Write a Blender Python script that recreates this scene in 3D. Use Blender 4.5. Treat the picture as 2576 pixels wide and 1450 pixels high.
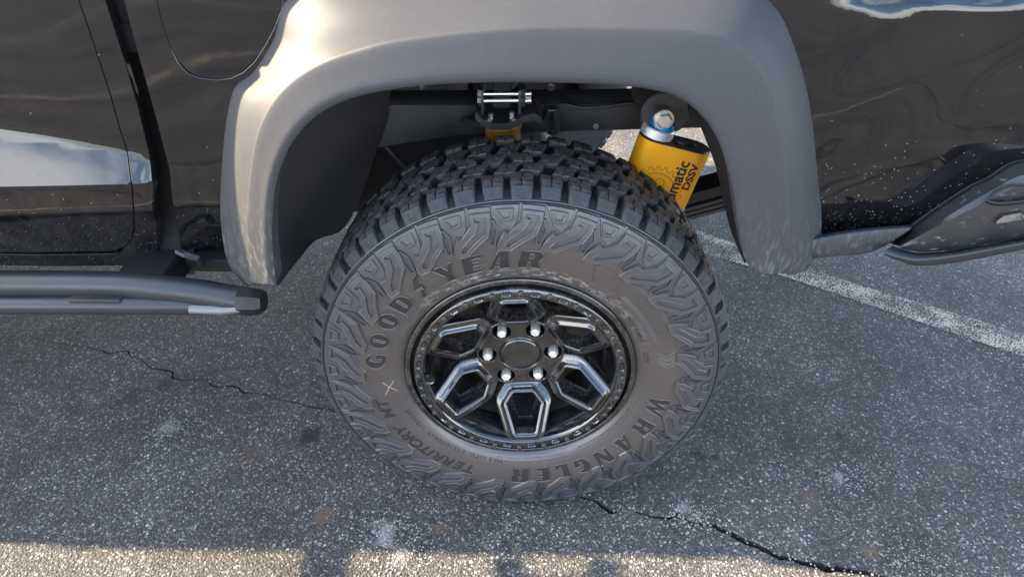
import bpy, bmesh, math, random
from mathutils import Vector, Matrix
from mathutils.geometry import tessellate_polygon, delaunay_2d_cdt
R = math.radians
rnd = random.Random(7)
for o in list(bpy.data.objects): bpy.data.objects.remove(o)
SC = bpy.context.scene
COL = SC.collection

# ------------------------------------------------------------------ camera
CW, CH, CF = 2575.0, 1450.0, 1707.0
CAM = Vector((0.0, -1.035, 1.393))
_p, _y = R(35.41), R(-0.92)
FW = Vector((math.sin(_y)*math.cos(_p), math.cos(_y)*math.cos(_p), -math.sin(_p)))
RT = Vector((math.cos(_y), -math.sin(_y), 0.0))
UP = RT.cross(FW)
cd = bpy.data.cameras.new('camera'); cam = bpy.data.objects.new('camera', cd); COL.objects.link(cam)
cam.matrix_world = Matrix(((RT.x, UP.x, -FW.x, CAM.x), (RT.y, UP.y, -FW.y, CAM.y), (RT.z, UP.z, -FW.z, CAM.z), (0, 0, 0, 1)))
cd.sensor_width = 36.0; cd.lens = 36.0*CF/CW; cd.clip_start = .02; cd.clip_end = 2000
SC.camera = cam
# ------------------------------------------------------------------ light
SUN_EL, SUN_K = R(33.0), 0.17          # elevation; sideways drift of the shadows per metre of height
_c = math.sin(SUN_EL); _b = SUN_K*_c; _a = math.sqrt(max(0, 1-_c*_c-_b*_b))
TO_SUN = Vector((-_a, _b, _c))
w = bpy.data.worlds.new('World'); SC.world = w; w.use_nodes = True
nt = w.node_tree; bg = nt.nodes['Background']
sky = nt.nodes.new('ShaderNodeTexSky'); sky.sky_type = 'NISHITA'; sky.sun_disc = False
sky.sun_elevation = SUN_EL
sky.sun_rotation = math.atan2(TO_SUN.x, TO_SUN.y)
sky.air_density = 1.0; sky.dust_density = 1.2; sky.ozone_density = 1.0
# broken white cloud drifting through the sky
wt = nt.nodes.new('ShaderNodeTexCoord'); wm = nt.nodes.new('ShaderNodeMapping'); wm.inputs['Scale'].default_value = (1.0, 1.0, 2.6)
wn = nt.nodes.new('ShaderNodeTexNoise'); wn.inputs['Scale'].default_value = 1.9; wn.inputs['Detail'].default_value = 6; wn.inputs['Roughness'].default_value = .58
wr = nt.nodes.new('ShaderNodeValToRGB'); wr.color_ramp.elements[0].position = .54; wr.color_ramp.elements[1].position = .66
wx = nt.nodes.new('ShaderNodeMix'); wx.data_type = 'RGBA'; wx.inputs[7].default_value = (8.6, 8.7, 9.0, 1)
nt.links.new(wt.outputs['Generated'], wm.inputs[0]); nt.links.new(wm.outputs[0], wn.inputs['Vector']); ws = nt.nodes.new('ShaderNodeSeparateXYZ'); nt.links.new(wt.outputs['Generated'], ws.inputs[0])
wa = nt.nodes.new('ShaderNodeMapRange'); wa.inputs[1].default_value = .0; wa.inputs[2].default_value = .55; wa.inputs[3].default_value = .14; wa.inputs[4].default_value = -.03
wb = nt.nodes.new('ShaderNodeMath'); wb.operation = 'ADD'; nt.links.new(ws.outputs[2], wa.inputs[0]); nt.links.new(wa.outputs[0], wb.inputs[0]); nt.links.new(wn.outputs[0], wb.inputs[1])
nt.links.new(wb.outputs[0], wr.inputs[0])
nt.links.new(wr.outputs[0], wx.inputs[0]); nt.links.new(sky.outputs[0], wx.inputs[6]); nt.links.new(wx.outputs[2], bg.inputs[0])
bg.inputs[1].default_value = 0.125
sl = bpy.data.lights.new('sun', 'SUN'); sl.energy = 4.1; sl.angle = R(0.6); sl.color = (1.0, 0.81, 0.57)
so = bpy.data.objects.new('sun', sl); COL.objects.link(so)
so.rotation_euler = TO_SUN.to_track_quat('Z', 'Y').to_euler(); so.location = (-5, 0, 8)
SC.view_settings.view_transform = 'Standard'; SC.view_settings.look = 'None'
SC.view_settings.gamma = 1.0; SC.view_settings.use_curve_mapping = False
SC.view_settings.exposure = 2.7
SC.cycles.max_bounces = 8; SC.cycles.glossy_bounces = 5; SC.cycles.diffuse_bounces = 4
SC.cycles.sample_clamp_indirect = 6.0

def ray(px, py): return FW + RT*((px-CW/2)/CF) - UP*((py-CH/2)/CF)
def on_y(px, py, Y): d = ray(px, py); return CAM + d*((Y-CAM.y)/d.y)
def on_z(px, py, Z=0.0): d = ray(px, py); return CAM + d*((Z-CAM.z)/d.z)

# ------------------------------------------------------------------ material helper
class Mat:
    def __init__(s, name):
        s.m = bpy.data.materials.new(name); s.m.use_nodes = True
        s.t = s.m.node_tree; s.p = s.t.nodes['Principled BSDF']; s.out = s.t.nodes['Material Output']
        s.tc = s.t.nodes.new('ShaderNodeTexCoord').outputs['Object']
    def n(s, typ, **k):
        nd = s.t.nodes.new(typ)
        for a, v in k.items(): setattr(nd, a, v)
        return nd
    def link(s, a, b): s.t.links.new(a, b)
    def setin(s, nd, i, v):
        if v is None: return
        if hasattr(v, 'is_output') or isinstance(v, bpy.types.NodeSocket): s.link(v, nd.inputs[i])
        else:
            if isinstance(v, (tuple, list)) and len(v) == 3 and nd.inputs[i].type == 'RGBA': v = (*v, 1)
            nd.inputs[i].default_value = v
    def noise(s, scale, detail=3, rough=.55, vec=None, dist=0.0):
        nd = s.n('ShaderNodeTexNoise'); s.link(vec or s.tc, nd.inputs['Vector'])
        nd.inputs['Scale'].default_value = scale; nd.inputs['Detail'].default_value = detail
        nd.inputs['Roughness'].default_value = rough; nd.inputs['Distortion'].default_value = dist
        return nd.outputs[0]
    def vor(s, scale, feature='F1', vec=None, rand=1.0):
        nd = s.n('ShaderNodeTexVoronoi', feature=feature); s.link(vec or s.tc, nd.inputs['Vector'])
        nd.inputs['Scale'].default_value = scale; nd.inputs['Randomness'].default_value = rand
        return nd
    def ramp(s, fac, stops, mode='LINEAR'):
        nd = s.n('ShaderNodeValToRGB'); nd.color_ramp.interpolation = mode
        e = nd.color_ramp.elements
        while len(e) < len(stops): e.new(.5)
        for i, (p, c) in enumerate(stops):
            e[i].position = p
            e[i].color = (c, c, c, 1) if isinstance(c, (int, float)) else (*c, 1)
        s.link(fac, nd.inputs[0]); return nd.outputs[0]
    def mix(s, fac, a, b, mode='MIX'):
        nd = s.n('ShaderNodeMix', data_type='RGBA', blend_type=mode)
        s.setin(nd, 0, fac); s.setin(nd, 6, a); s.setin(nd, 7, b); return nd.outputs[2]
    def math(s, op, a, b=None, c=None):
        nd = s.n('ShaderNodeMath', operation=op); s.setin(nd, 0, a); s.setin(nd, 1, b)
        if c is not None: s.setin(nd, 2, c)
        return nd.outputs[0]
    def xyz(s, vec=None):
        nd = s.n('ShaderNodeSeparateXYZ'); s.link(vec or s.tc, nd.inputs[0]); return nd.outputs
    def mapping(s, scale=(1, 1, 1), rot=(0, 0, 0), loc=(0, 0, 0), vec=None):
        nd = s.n('ShaderNodeMapping'); s.link(vec or s.tc, nd.inputs[0])
        nd.inputs['Scale'].default_value = scale; nd.inputs['Rotation'].default_value = rot; nd.inputs['Location'].default_value = loc
        return nd.outputs[0]
    def bump(s, h, dist=.001, strength=1.0, normal=None):
        nd = s.n('ShaderNodeBump'); nd.inputs['Strength'].default_value = strength
        nd.inputs['Distance'].default_value = dist; s.link(h, nd.inputs['Height'])
        if normal is not None: s.link(normal, nd.inputs['Normal'])
        return nd.outputs[0]
    def set(s, **k):
        names = dict(color='Base Color', rough='Roughness', metal='Metallic', ior='IOR', normal='Normal', spec='Specular IOR Level', alpha='Alpha', coat='Coat Weight', coatr='Coat Roughness', aniso='Anisotropic')
        for a, v in k.items(): s.setin(s.p, names[a], v)
        return s.m
def plain(name, color, rough=.5, metal=0.0, ior=1.5, nscale=60, namp=.25, bump=0.0, bscale=400):
    m = Mat(name); n = m.noise(nscale)
    c = m.mix(n, tuple(v*(1-namp) for v in color), tuple(min(1, v*(1+namp)) for v in color))
    m.set(color=c, rough=m.ramp(n, [(.3, max(0, rough-.06)), (.7, min(1, rough+.08))]), metal=metal, ior=ior)
    if bump: m.set(normal=m.bump(m.noise(bscale, 2), bump))
    return m.m

# ------------------------------------------------------------------ object helpers
def tag(o, label=None, cat=None, group=None, kind=None):
    if label: o['label'] = label
    if cat: o['category'] = cat
    if group: o['group'] = group
    if kind: o['kind'] = kind
    return o
def obj(name, me, parent=None, mat=None, kind=None):
    if mat is not None:
        for m_ in (mat if isinstance(mat, (list, tuple)) else [mat]): me.materials.append(m_)
    o = bpy.data.objects.new(name, me); COL.objects.link(o)
    if parent is not None: o.parent = parent
    if kind: o['kind'] = kind
    return o
def mk(verts, faces, smooth=True, mats=None, angle=None):
    me = bpy.data.meshes.new('mesh'); me.from_pydata([tuple(v) for v in verts], [], [tuple(f) for f in faces])
    if smooth: me.polygons.foreach_set('use_smooth', [True]*len(me.polygons))
    if mats: me.polygons.foreach_set('material_index', mats)
    me.update()
    if smooth and angle is not None:
        bm = bmesh.new(); bm.from_mesh(me)
        for e in bm.edges:
            if len(e.link_faces) == 2 and e.calc_face_angle(0) > R(angle): e.smooth = False
        bm.to_mesh(me); bm.free()
    return me
def fixn(me):
    bm = bmesh.new(); bm.from_mesh(me); bmesh.ops.recalc_face_normals(bm, faces=bm.faces); bm.to_mesh(me); bm.free(); return me
class MB:
    def __init__(s): s.v = []; s.f = []; s.m = []; s.cur = 0
    def add(s, v, f):
        k = len(s.v); s.v += [Vector(q) for q in v]; s.f += [tuple(i+k for i in q) for q in f]; s.m += [s.cur]*len(f)
    def box(s, c, d, bev=0.0, rot=None):
        bm = bmesh.new(); bmesh.ops.create_cube(bm, size=1.0)
        for q in bm.verts: q.co = Vector((q.co.x*d[0], q.co.y*d[1], q.co.z*d[2]))
        if bev: bmesh.ops.bevel(bm, geom=bm.edges[:], offset=bev, segments=2, affect='EDGES', profile=.5)
        M = Matrix.Translation(Vector(c)) @ (rot.to_4x4() if rot else Matrix.Identity(4))
        bm.verts.index_update()
        s.add([M @ q.co for q in bm.verts], [[q.index for q in f.verts] for f in bm.faces]); bm.free()
    def tube(s, pts, rad, n=12, closed=False, cap=True):
        pts = [Vector(p) for p in pts]; rads = rad if isinstance(rad, (list, tuple)) else [rad]*len(pts)
        N = len(pts); vs = []; up = Vector((0, 0, 1)); prev = None
        for i, p in enumerate(pts):
            a = pts[(i-1) % N] if (closed or i > 0) else p; b = pts[(i+1) % N] if (closed or i < N-1) else p
            t = (b-a).normalized()
            if prev is None:
                x = t.cross(up if abs(t.z) < .9 else Vector((1, 0, 0))).normalized()
            else:
                x = (prev - t*prev.dot(t)).normalized()
            prev = x; y = t.cross(x)
            for k in range(n):
                an = 2*math.pi*k/n; vs.append(p+(x*math.cos(an)+y*math.sin(an))*rads[i])
        fs = []
        for i in range(N if closed else N-1):
            j = (i+1) % N
            for k in range(n): fs.append((i*n+k, i*n+(k+1) % n, j*n+(k+1) % n, j*n+k))
        if cap and not closed:
            fs.append(tuple(range(n-1, -1, -1))); fs.append(tuple((N-1)*n+k for k in range(n)))
        s.add(vs, fs)
    def lathe(s, prof, n=64, M=None, a0=0.0, a1=2*math.pi, capends=False):
        # prof: (r, y) about the Y axis, angle counter-clockwise seen from -Y
        full = abs(a1-a0-2*math.pi) < 1e-6; m = n if full else n+1
        vs = []
        for i in range(m):
            a = a0+(a1-a0)*i/n
            for r_, y_ in prof: vs.append(Vector((r_*math.cos(a), y_, r_*math.sin(a))))
        k = len(prof); fs = []
        for i in range(n):
            j = (i+1) % m
            for q in range(k-1): fs.append((i*k+q, i*k+q+1, j*k+q+1, j*k+q))
        if M: vs = [M @ q for q in vs]
        s.add(vs, fs)
    def prism(s, poly, M, h0, h1, bev=0.0):
        # poly in local xy, extruded along local z
        n = len(poly)
        if bev > 0:
            cx = sum(p[0] for p in poly)/n; cy = sum(p[1] for p in poly)/n
            sh = [(cx+(p[0]-cx)*(1-bev/max(1e-6, math.hypot(p[0]-cx, p[1]-cy))), cy+(p[1]-cy)*(1-bev/max(1e-6, math.hypot(p[0]-cx, p[1]-cy)))) for p in poly]
            lv = [(poly, h0), (poly, h1-bev*(1 if h1 > h0 else -1)), (sh, h1)]
        else: lv = [(poly, h0), (poly, h1)]
        vs = [M @ Vector((p[0], p[1], h)) for L, h in lv for p in L]
        fs = [tuple(range(n-1, -1, -1)), tuple((len(lv)-1)*n+i for i in range(n))]
        for q in range(len(lv)-1):
            for i in range(n): fs.append((q*n+i, q*n+(i+1) % n, (q+1)*n+(i+1) % n, (q+1)*n+i))
        s.add(vs, fs)
    def relief(s, polys, mapf, h, base=-.0015, maxe=.006, slope=0.0):
        P2 = []
        for poly in polys:
            q = []
            for i, a in enumerate(poly):
                b = poly[(i+1) % len(poly)]; L = math.hypot(b[0]-a[0], b[1]-a[1]); n = max(1, int(L/maxe))
                for k in range(n): q.append((a[0]+(b[0]-a[0])*k/n, a[1]+(b[1]-a[1])*k/n))
            P2.append(q)
        flat = [p for q in P2 for p in q]; N = len(flat)
        tris = tessellate_polygon([[Vector((p[0], p[1], 0)) for p in q] for q in P2])
        low = []
        for pi, q in enumerate(P2):
            n = len(q); area = sum(q[i][0]*q[(i+1) % n][1]-q[(i+1) % n][0]*q[i][1] for i in range(n)); sg = (1 if area > 0 else -1)*(1 if pi == 0 else -1)
            for i in range(n):
                tx, ty = q[(i+1) % n][0]-q[i-1][0], q[(i+1) % n][1]-q[i-1][1]; L = math.hypot(tx, ty) or 1
                low.append((q[i][0]+ty/L*slope*sg, q[i][1]-tx/L*slope*sg))
        vs = [mapf(p[0], p[1], h) for p in flat]+[mapf(p[0], p[1], base) for p in low]
        fs = [tuple(t) for t in tris]; k = 0
        for q in P2:
            n = len(q)
            for i in range(n): fs.append((k+i, k+(i+1) % n, N+k+(i+1) % n, N+k+i))
            k += n
        s.add(vs, fs)
    def mesh(s, smooth=True, angle=35, fix=True):
        me = mk(s.v, s.f, smooth, s.m)
        if fix: fixn(me)
        if smooth and angle is not None:
            bm = bmesh.new(); bm.from_mesh(me)
            for e in bm.edges:
                if len(e.link_faces) == 2 and e.calc_face_angle(0) > R(angle): e.smooth = False
            bm.to_mesh(me); bm.free()
        return me
    def build(s, name, mat, parent=None, smooth=True, angle=35, kind=None):
        return obj(name, s.mesh(smooth, angle), parent, mat, kind)
def catmull(pts, sub):
    out = []
    for i in range(len(pts)-1):
        p0 = pts[max(0, i-1)]; p1 = pts[i]; p2 = pts[i+1]; p3 = pts[min(len(pts)-1, i+2)]
        for k in range(sub):
            t = k/sub
            out.append(tuple(.5*((2*b)+(c-a)*t+(2*a-5*b+4*c-d)*t*t+(3*b-a-3*c+d)*t**3) for a, b, c, d in zip(p0, p1, p2, p3)))
    out.append(tuple(pts[-1])); return out
def interp(tab, x):
    if x <= tab[0][0]: return tab[0][1:]
    for a, b in zip(tab, tab[1:]):
        if x <= b[0]:
            t = (x-a[0])/(b[0]-a[0]); return tuple(p+(q-p)*t for p, q in zip(a[1:], b[1:]))
    return tab[-1][1:]
def smooth01(x): x = max(0, min(1, x)); return x*x*(3-2*x)
def text_mesh(body, size, depth, bold=0.0, shear=0.0, sx=1.0, spacing=1.0):
    c = bpy.data.curves.new('t', 'FONT'); c.body = body; c.size = size; c.extrude = depth/2; c.offset = bold; c.shear = shear
    c.resolution_u = 3; c.space_character = spacing
    o = bpy.data.objects.new('t', c); COL.objects.link(o)
    bpy.context.view_layer.update()
    dg = bpy.context.evaluated_depsgraph_get(); me = bpy.data.meshes.new_from_object(o.evaluated_get(dg))
    bpy.data.objects.remove(o)
    vs = [Vector((v.co.x*sx, v.co.y, v.co.z+depth/2)) for v in me.vertices]; fs = [tuple(p.vertices) for p in me.polygons]
    bpy.data.meshes.remove(me)
    return vs, fs
#@@MATERIALS
# ------------------------------------------------------------------ materials
def asphalt():
    m = Mat('asphalt')
    v1 = m.vor(185); v2 = m.vor(400); v3 = m.vor(85)
    sep = m.n('ShaderNodeSeparateColor'); m.link(v1.outputs['Color'], sep.inputs[0])
    sep2 = m.n('ShaderNodeSeparateColor'); m.link(v2.outputs['Color'], sep2.inputs[0])
    sep3 = m.n('ShaderNodeSeparateColor'); m.link(v3.outputs['Color'], sep3.inputs[0])
    stone = m.ramp(sep.outputs[0], [(0, (.024, .025, .027)), (.30, (.046, .047, .049)), (.58, (.088, .091, .087)), (.80, (.165, .16, .148)), (1, (.46, .44, .40))])
    tint = m.mix(m.ramp(sep.outputs[1], [(.75, 0.0), (.95, .6)]), stone, (.17, .12, .075))
    edge = m.ramp(v1.outputs['Distance'], [(.30, 1.0), (.62, 0.0)])
    fine = m.ramp(sep2.outputs[0], [(0, (.022, .022, .023)), (.6, (.050, .049, .047)), (1, (.15, .14, .125))])
    c = m.mix(edge, fine, tint)
    big = m.math('MULTIPLY', m.ramp(v3.outputs['Distance'], [(.25, 1.0), (.36, 0.0)]), m.ramp(sep3.outputs[0], [(.84, 0.0), (.88, 1.0)]))
    bigc = m.ramp(sep3.outputs[1], [(0, (.16, .15, .14)), (.6, (.33, .32, .29)), (1, (.55, .54, .52))])
    c = m.mix(big, c, bigc)
    # broad wear and shape-of-their-own stains
    wear = m.math('MULTIPLY', m.ramp(m.noise(2.6, 4), [(.32, .58), (.7, 1.12)]), m.ramp(m.noise(13, 4), [(.3, .76), (.7, 1.16)]))
    hsv = m.n('ShaderNodeVectorMath', operation='SCALE'); m.link(c, hsv.inputs[0]); m.link(wear, hsv.inputs['Scale'])
    c = hsv.outputs[0]
    X = m.xyz()
    nz = m.noise(34, 3)
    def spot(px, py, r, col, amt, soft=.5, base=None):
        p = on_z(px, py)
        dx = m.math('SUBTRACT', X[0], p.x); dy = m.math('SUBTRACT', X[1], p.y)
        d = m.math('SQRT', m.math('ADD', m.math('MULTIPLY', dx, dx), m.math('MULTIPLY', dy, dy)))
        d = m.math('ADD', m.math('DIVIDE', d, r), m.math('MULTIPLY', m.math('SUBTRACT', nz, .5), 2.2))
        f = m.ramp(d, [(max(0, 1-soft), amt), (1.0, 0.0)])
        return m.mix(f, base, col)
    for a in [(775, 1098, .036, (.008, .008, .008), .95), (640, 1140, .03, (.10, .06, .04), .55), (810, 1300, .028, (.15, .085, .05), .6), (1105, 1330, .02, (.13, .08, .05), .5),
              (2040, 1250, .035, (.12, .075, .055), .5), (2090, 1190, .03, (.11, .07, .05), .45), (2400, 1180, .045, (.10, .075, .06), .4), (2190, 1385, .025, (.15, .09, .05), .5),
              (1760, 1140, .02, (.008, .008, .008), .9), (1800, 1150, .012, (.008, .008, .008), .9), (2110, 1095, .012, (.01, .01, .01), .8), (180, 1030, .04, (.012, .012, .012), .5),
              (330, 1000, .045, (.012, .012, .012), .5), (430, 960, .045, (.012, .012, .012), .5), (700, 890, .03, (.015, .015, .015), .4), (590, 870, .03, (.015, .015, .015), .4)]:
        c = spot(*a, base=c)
    for a in [(965, 1340, .04, (.42, .41, .39), .55), (425, 1075, .035, (.36, .355, .34), .45), (2110, 1200, .02, (.5, .5, .49), .5), (1010, 1395, .03, (.4, .38, .36), .4), (1720, 1278, .02, (.36, .35, .33), .5)]:
        f0 = a[4]; c = spot(a[0], a[1], a[2], a[3], f0, .8, base=c)
    m.set(color=c, rough=.82, ior=1.45)
    h = m.math('ADD', m.math('MULTIPLY', m.math('SUBTRACT', 1.0, v1.outputs['Distance']), 1.0), m.math('MULTIPLY', m.math('SUBTRACT', 1.0, v2.outputs['Distance']), .35))
    h = m.math('ADD', h, m.math('MULTIPLY', big, .7))
    h = m.math('ADD', h, m.math('MULTIPLY', sep.outputs[2], .5))
    m.set(normal=m.bump(h, .0030, 1.0))
    return m
_as = asphalt(); M_ASPH = _as.m
def line_paint():
    m = Mat('worn_line_paint')
    n = m.noise(9, 4); n2 = m.noise(230, 2)
    v = m.vor(165)
    h = m.math('SUBTRACT', 1.0, v.outputs['Distance'])
    keep = m.math('ADD', m.math('MULTIPLY', n, .8), m.math('MULTIPLY', h, .55))
    a = m.ramp(m.math('ADD', keep, m.math('MULTIPLY', n2, .35)), [(.78, 0.0), (.95, .9)])
    m.set(color=m.mix(n2, (.36, .34, .25), (.60, .56, .42)), rough=.8, alpha=a, normal=m.bump(h, .003, 1.0)); return m.m
M_LINE = line_paint()
M_CRACK = plain('crack_dirt', (.022, .020, .019), .95, bump=.002)
M_STONE = plain('loose_chip', (.30, .29, .27), .85, nscale=30, namp=.6)

def paint():
    m = Mat('black_paint')
    X = m.xyz()
    # road splash flecks, denser low down
    st = m.mapping((1, 1, 1), (0, R(38), 0)); st2 = m.mapping((230, 230, 620), (0, 0, 0), vec=st)
    v = m.vor(1.0, vec=st2)
    sep = m.n('ShaderNodeSeparateColor'); m.link(v.outputs['Color'], sep.inputs[0])
    low = m.ramp(X[2], [(.66, .26), (.76, .08), (.88, .006), (1.2, .001)])
    side = m.ramp(m.math('ADD', X[0], .5), [(0.0, .14), (.05, .2), (.45, .6), (.95, 1.3)])
    thr = m.math('SUBTRACT', 1.0, m.math('MULTIPLY', low, side))
    pick = m.math('GREATER_THAN', sep.outputs[0], thr)
    dot = m.math('MULTIPLY', pick, m.ramp(v.outputs['Distance'], [(.22, 1.0), (.34, 0.0)]))
    run = m.mapping((55, 55, 5), (0, R(14), 0))
    film = m.math('MULTIPLY', m.ramp(m.math('ADD', m.math('MULTIPLY', m.noise(14, 5), .5), m.math('MULTIPLY', m.noise(1.0, 3, vec=run), .5)), [(.44, 0.0), (.68, 1.0)]), m.ramp(X[2], [(.66, .13), (.9, .02)]))
    c = m.mix(film, (.006, .006, .007), (.16, .14, .12))
    c = m.mix(dot, c, (.40, .39, .37))
    r = m.mix(dot, m.ramp(film, [(0, .03), (.2, .22)]), (.8, .8, .8))
    nn = m.bump(m.noise(55, 2), .00004, 1.0)
    m.set(color=c, rough=r, ior=1.62, normal=m.bump(m.noise(700, 2), .000006, 1.0, nn)); return m.m
M_PAINT = paint()
def flare_mat():
    m = Mat('matte_grey_plastic')
    X = m.xyz()
    n = m.noise(7, 4); f = m.noise(900, 2)
    # rubbed dark marks along the shoulder, pale road film low on the legs
    sc = m.mapping((14, 14, 260), (0, R(8), 0)); s1 = m.ramp(m.noise(1.0, 3, vec=sc), [(.66, 0.0), (.72, .8)])
    s1 = m.math('MULTIPLY', s1, m.math('MULTIPLY', m.ramp(m.noise(11, 1), [(.60, 0.0), (.66, 1.0)]), m.ramp(X[2], [(1.02, 0.0), (1.06, 1.0)])))
    wsc = m.mapping((150, 150, 40), (0, R(25), 0)); s2 = m.ramp(m.noise(1.0, 4, vec=wsc), [(.5, 0.0), (.74, .75)])
    s2 = m.math('MULTIPLY', s2, m.ramp(X[2], [(.66, .8), (.76, .25), (.88, .03)]))
    c = m.mix(n, (.037, .038, .041), (.045, .046, .048))
    c = m.mix(s2, c, (.27, .27, .27)); c = m.mix(s1, c, (.02, .02, .022))
    m.set(color=c, rough=m.ramp(n, [(.3, .52), (.7, .58)]), ior=1.4, normal=m.bump(f, .00018)); return m.m
M_FLARE = flare_mat()
def bumper_mat():
    m = Mat('scuffed_black_plastic')
    X = m.xyz(); wsc = m.mapping((50, 50, 130), (0, R(35), 0))
    s2 = m.ramp(m.noise(1.0, 4, vec=wsc), [(.62, 0.0), (.74, .8)])
    n = m.noise(12, 4)
    c = m.mix(n, (.014, .015, .016), (.028, .028, .029)); c = m.mix(m.math('MULTIPLY', s2, .6), c, (.30, .30, .30))
    m.set(color=c, rough=m.ramp(n, [(.3, .30), (.7, .45)]), ior=1.6, normal=m.bump(m.noise(800, 2), .0002)); return m.m
M_BUMP = bumper_mat()
def liner_mat():
    m = Mat('felt_liner'); n = m.noise(8, 4)
    c = m.mix(n, (.010, .0105, .012), (.020, .020, .022))
    c = m.mix(m.ramp(m.noise(420, 3), [(.62, 0.0), (.75, .35)]), c, (.06, .06, .06))
    m.set(color=c, rough=.92, normal=m.bump(m.noise(500, 3), .0012)); return m.m
M_LINER = liner_mat()
M_FRAME = plain('black_chassis', (.032, .034, .038), .36, ior=1.5, nscale=20, namp=.4, bump=.0004, bscale=150)
M_RUBTRIM = plain('black_rubber', (.012, .012, .013), .5)
M_SLIDER = plain('slider_texture_coat', (.020, .022, .025), .36, ior=1.5, nscale=15, namp=.15, bump=.00012, bscale=900)
M_ZINC = plain('zinc_bolt', (.62, .60, .56), .35, metal=1.0)
M_WELD = plain('pale_weld_plate', (.15, .155, .16), .5, metal=.1)
M_CHROME = plain('chrome_nut', (.92, .86, .76), .26, metal=.55, namp=.04)
M_BLUE = plain('blue_anodised', (.0, .30, .75), .3, metal=.55, namp=.08)
M_ALU = plain('machined_aluminium', (.80, .83, .88), .45, metal=.75, namp=.05)
def gold():
    m = Mat('gold_anodised'); n = m.noise(6)
    m.set(color=m.mix(n, (.95, .42, .012), (1.0, .48, .018)), rough=.38, metal=.45); return m.m
M_GOLD = gold()
M_GOLDK = plain('etched_gold', (.36, .19, .03), .5, metal=.5)
M_INK = plain('black_print', (.012, .012, .012), .5)
M_LABEL = plain('pale_label', (.45, .55, .68), .5)
M_ORANGE = plain('amber_bump_stop', (.35, .15, .02), .5)
M_DISC = Mat('brushed_disc')
_g = M_DISC.xyz(); _r = M_DISC.math('SQRT', M_DISC.math('ADD', M_DISC.math('MULTIPLY', _g[0], _g[0]), M_DISC.math('MULTIPLY', _g[2], _g[2])))
_cv = M_DISC.n('ShaderNodeCombineXYZ'); M_DISC.link(_r, _cv.inputs[0])
_rn = M_DISC.noise(700, 2, vec=_cv.outputs[0])
M_DISC.set(color=M_DISC.mix(_rn, (.08, .065, .05), (.20, .165, .13)), metal=.9, rough=M_DISC.ramp(_rn, [(.3, .28), (.7, .42)]), normal=M_DISC.bump(_rn, .0002))
M_DISC = M_DISC.m

def wheel_coords(m):
    X = m.xyz(); r = m.math('SQRT', m.math('ADD', m.math('MULTIPLY', X[0], X[0]), m.math('MULTIPLY', X[2], X[2])))
    an = m.math('ARCTAN2', X[2], X[0]); return X, r, an
def tyre_mat():
    m = Mat('dusty_tyre_rubber'); X, r, an = wheel_coords(m)
    n = m.noise(9, 4); n2 = m.noise(40, 4)
    polar = m.n('ShaderNodeCombineXYZ'); m.link(m.math('MULTIPLY', r, 60), polar.inputs[0]); m.link(m.math('MULTIPLY', an, 1.5), polar.inputs[1])
    ring = m.noise(1.0, 3, vec=polar.outputs[0])
    rr = m.math('MULTIPLY', r, 2.0)
    dust = m.ramp(rr, [(.47, .6), (.56, .85), (.65, .8), (.69, .4), (.76, .15), (.84, .10)])
    dust = m.math('MULTIPLY', dust, m.ramp(m.math('ADD', m.math('MULTIPLY', ring, .6), m.math('MULTIPLY', n, .5)), [(.35, .55), (.75, 1.1)]))
    c = m.mix(dust, (.030, .034, .043), (.068, .053, .044))
    # pale scraped splash near the rim on the upper left to upper right
    band = m.math('MULTIPLY', m.ramp(rr, [(.495, 0.0), (.51, 1.0), (.535, .9), (.56, 0.0)]), m.ramp(m.math('DIVIDE', m.math('ADD', an, math.pi), 2*math.pi), [(.53, 0.0), (.62, .5), (.70, 1.0), (.80, 1.0), (.88, .35), (.95, 0.0), (.99, 0.0)]))
    pv = m.mapping((70, 70, 70)); pn = m.noise(1.0, 4, .7, vec=pv)
    pol2 = m.n('ShaderNodeCombineXYZ'); m.link(m.math('MULTIPLY', r, 190), pol2.inputs[0]); m.link(m.math('MULTIPLY', an, 14), pol2.inputs[1])
    pn = m.math('ADD', m.math('MULTIPLY', pn, .35), m.math('MULTIPLY', m.noise(1.0, 4, .7, vec=pol2.outputs[0]), .65))
    sm = m.math('MULTIPLY', band, m.ramp(pn, [(.50, 0.0), (.57, .75)]))
    c = m.mix(sm, c, (.34, .32, .30))
    c = m.mix(m.math('MULTIPLY', m.ramp(n2, [(.62, 0.0), (.8, .25)]), 1.0), c, (.18, .15, .13))
    m.set(color=c, rough=m.ramp(n, [(.3, .30), (.7, .42)]), ior=1.75, normal=m.bump(m.noise(300, 2), .00012)); return m.m
M_TYRE = tyre_mat()
def tread_mat():
    m = Mat('dirty_tread_rubber'); n = m.noise(95, 6, .7); X, r, an = wheel_coords(m)
    f = m.ramp(n, [(.38, 0.0), (.62, .85)])
    onTop = m.ramp(m.math('MULTIPLY', r, 2.0), [(.8625, 0.0), (.8690, 1.0)])
    gm = m.n('ShaderNodeNewGeometry')
    c = m.mix(m.math('MULTIPLY', f, m.math('ADD', m.math('MULTIPLY', onTop, .75), .12)), (.024, .027, .034), (.125, .095, .072))
    g = m.ramp(m.noise(420, 2), [(.71, 0.0), (.75, 1.0)])
    c = m.mix(m.math('MULTIPLY', g, onTop), c, (.22, .19, .16))
    m.set(color=c, rough=m.ramp(n, [(.35, .38), (.6, .8)]), normal=m.bump(n, .0016)); return m.m
M_TREAD = tread_mat()
M_LETTER = plain('ribbed_letter_rubber', (.034, .036, .042), .5, nscale=50, namp=.3)
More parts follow.
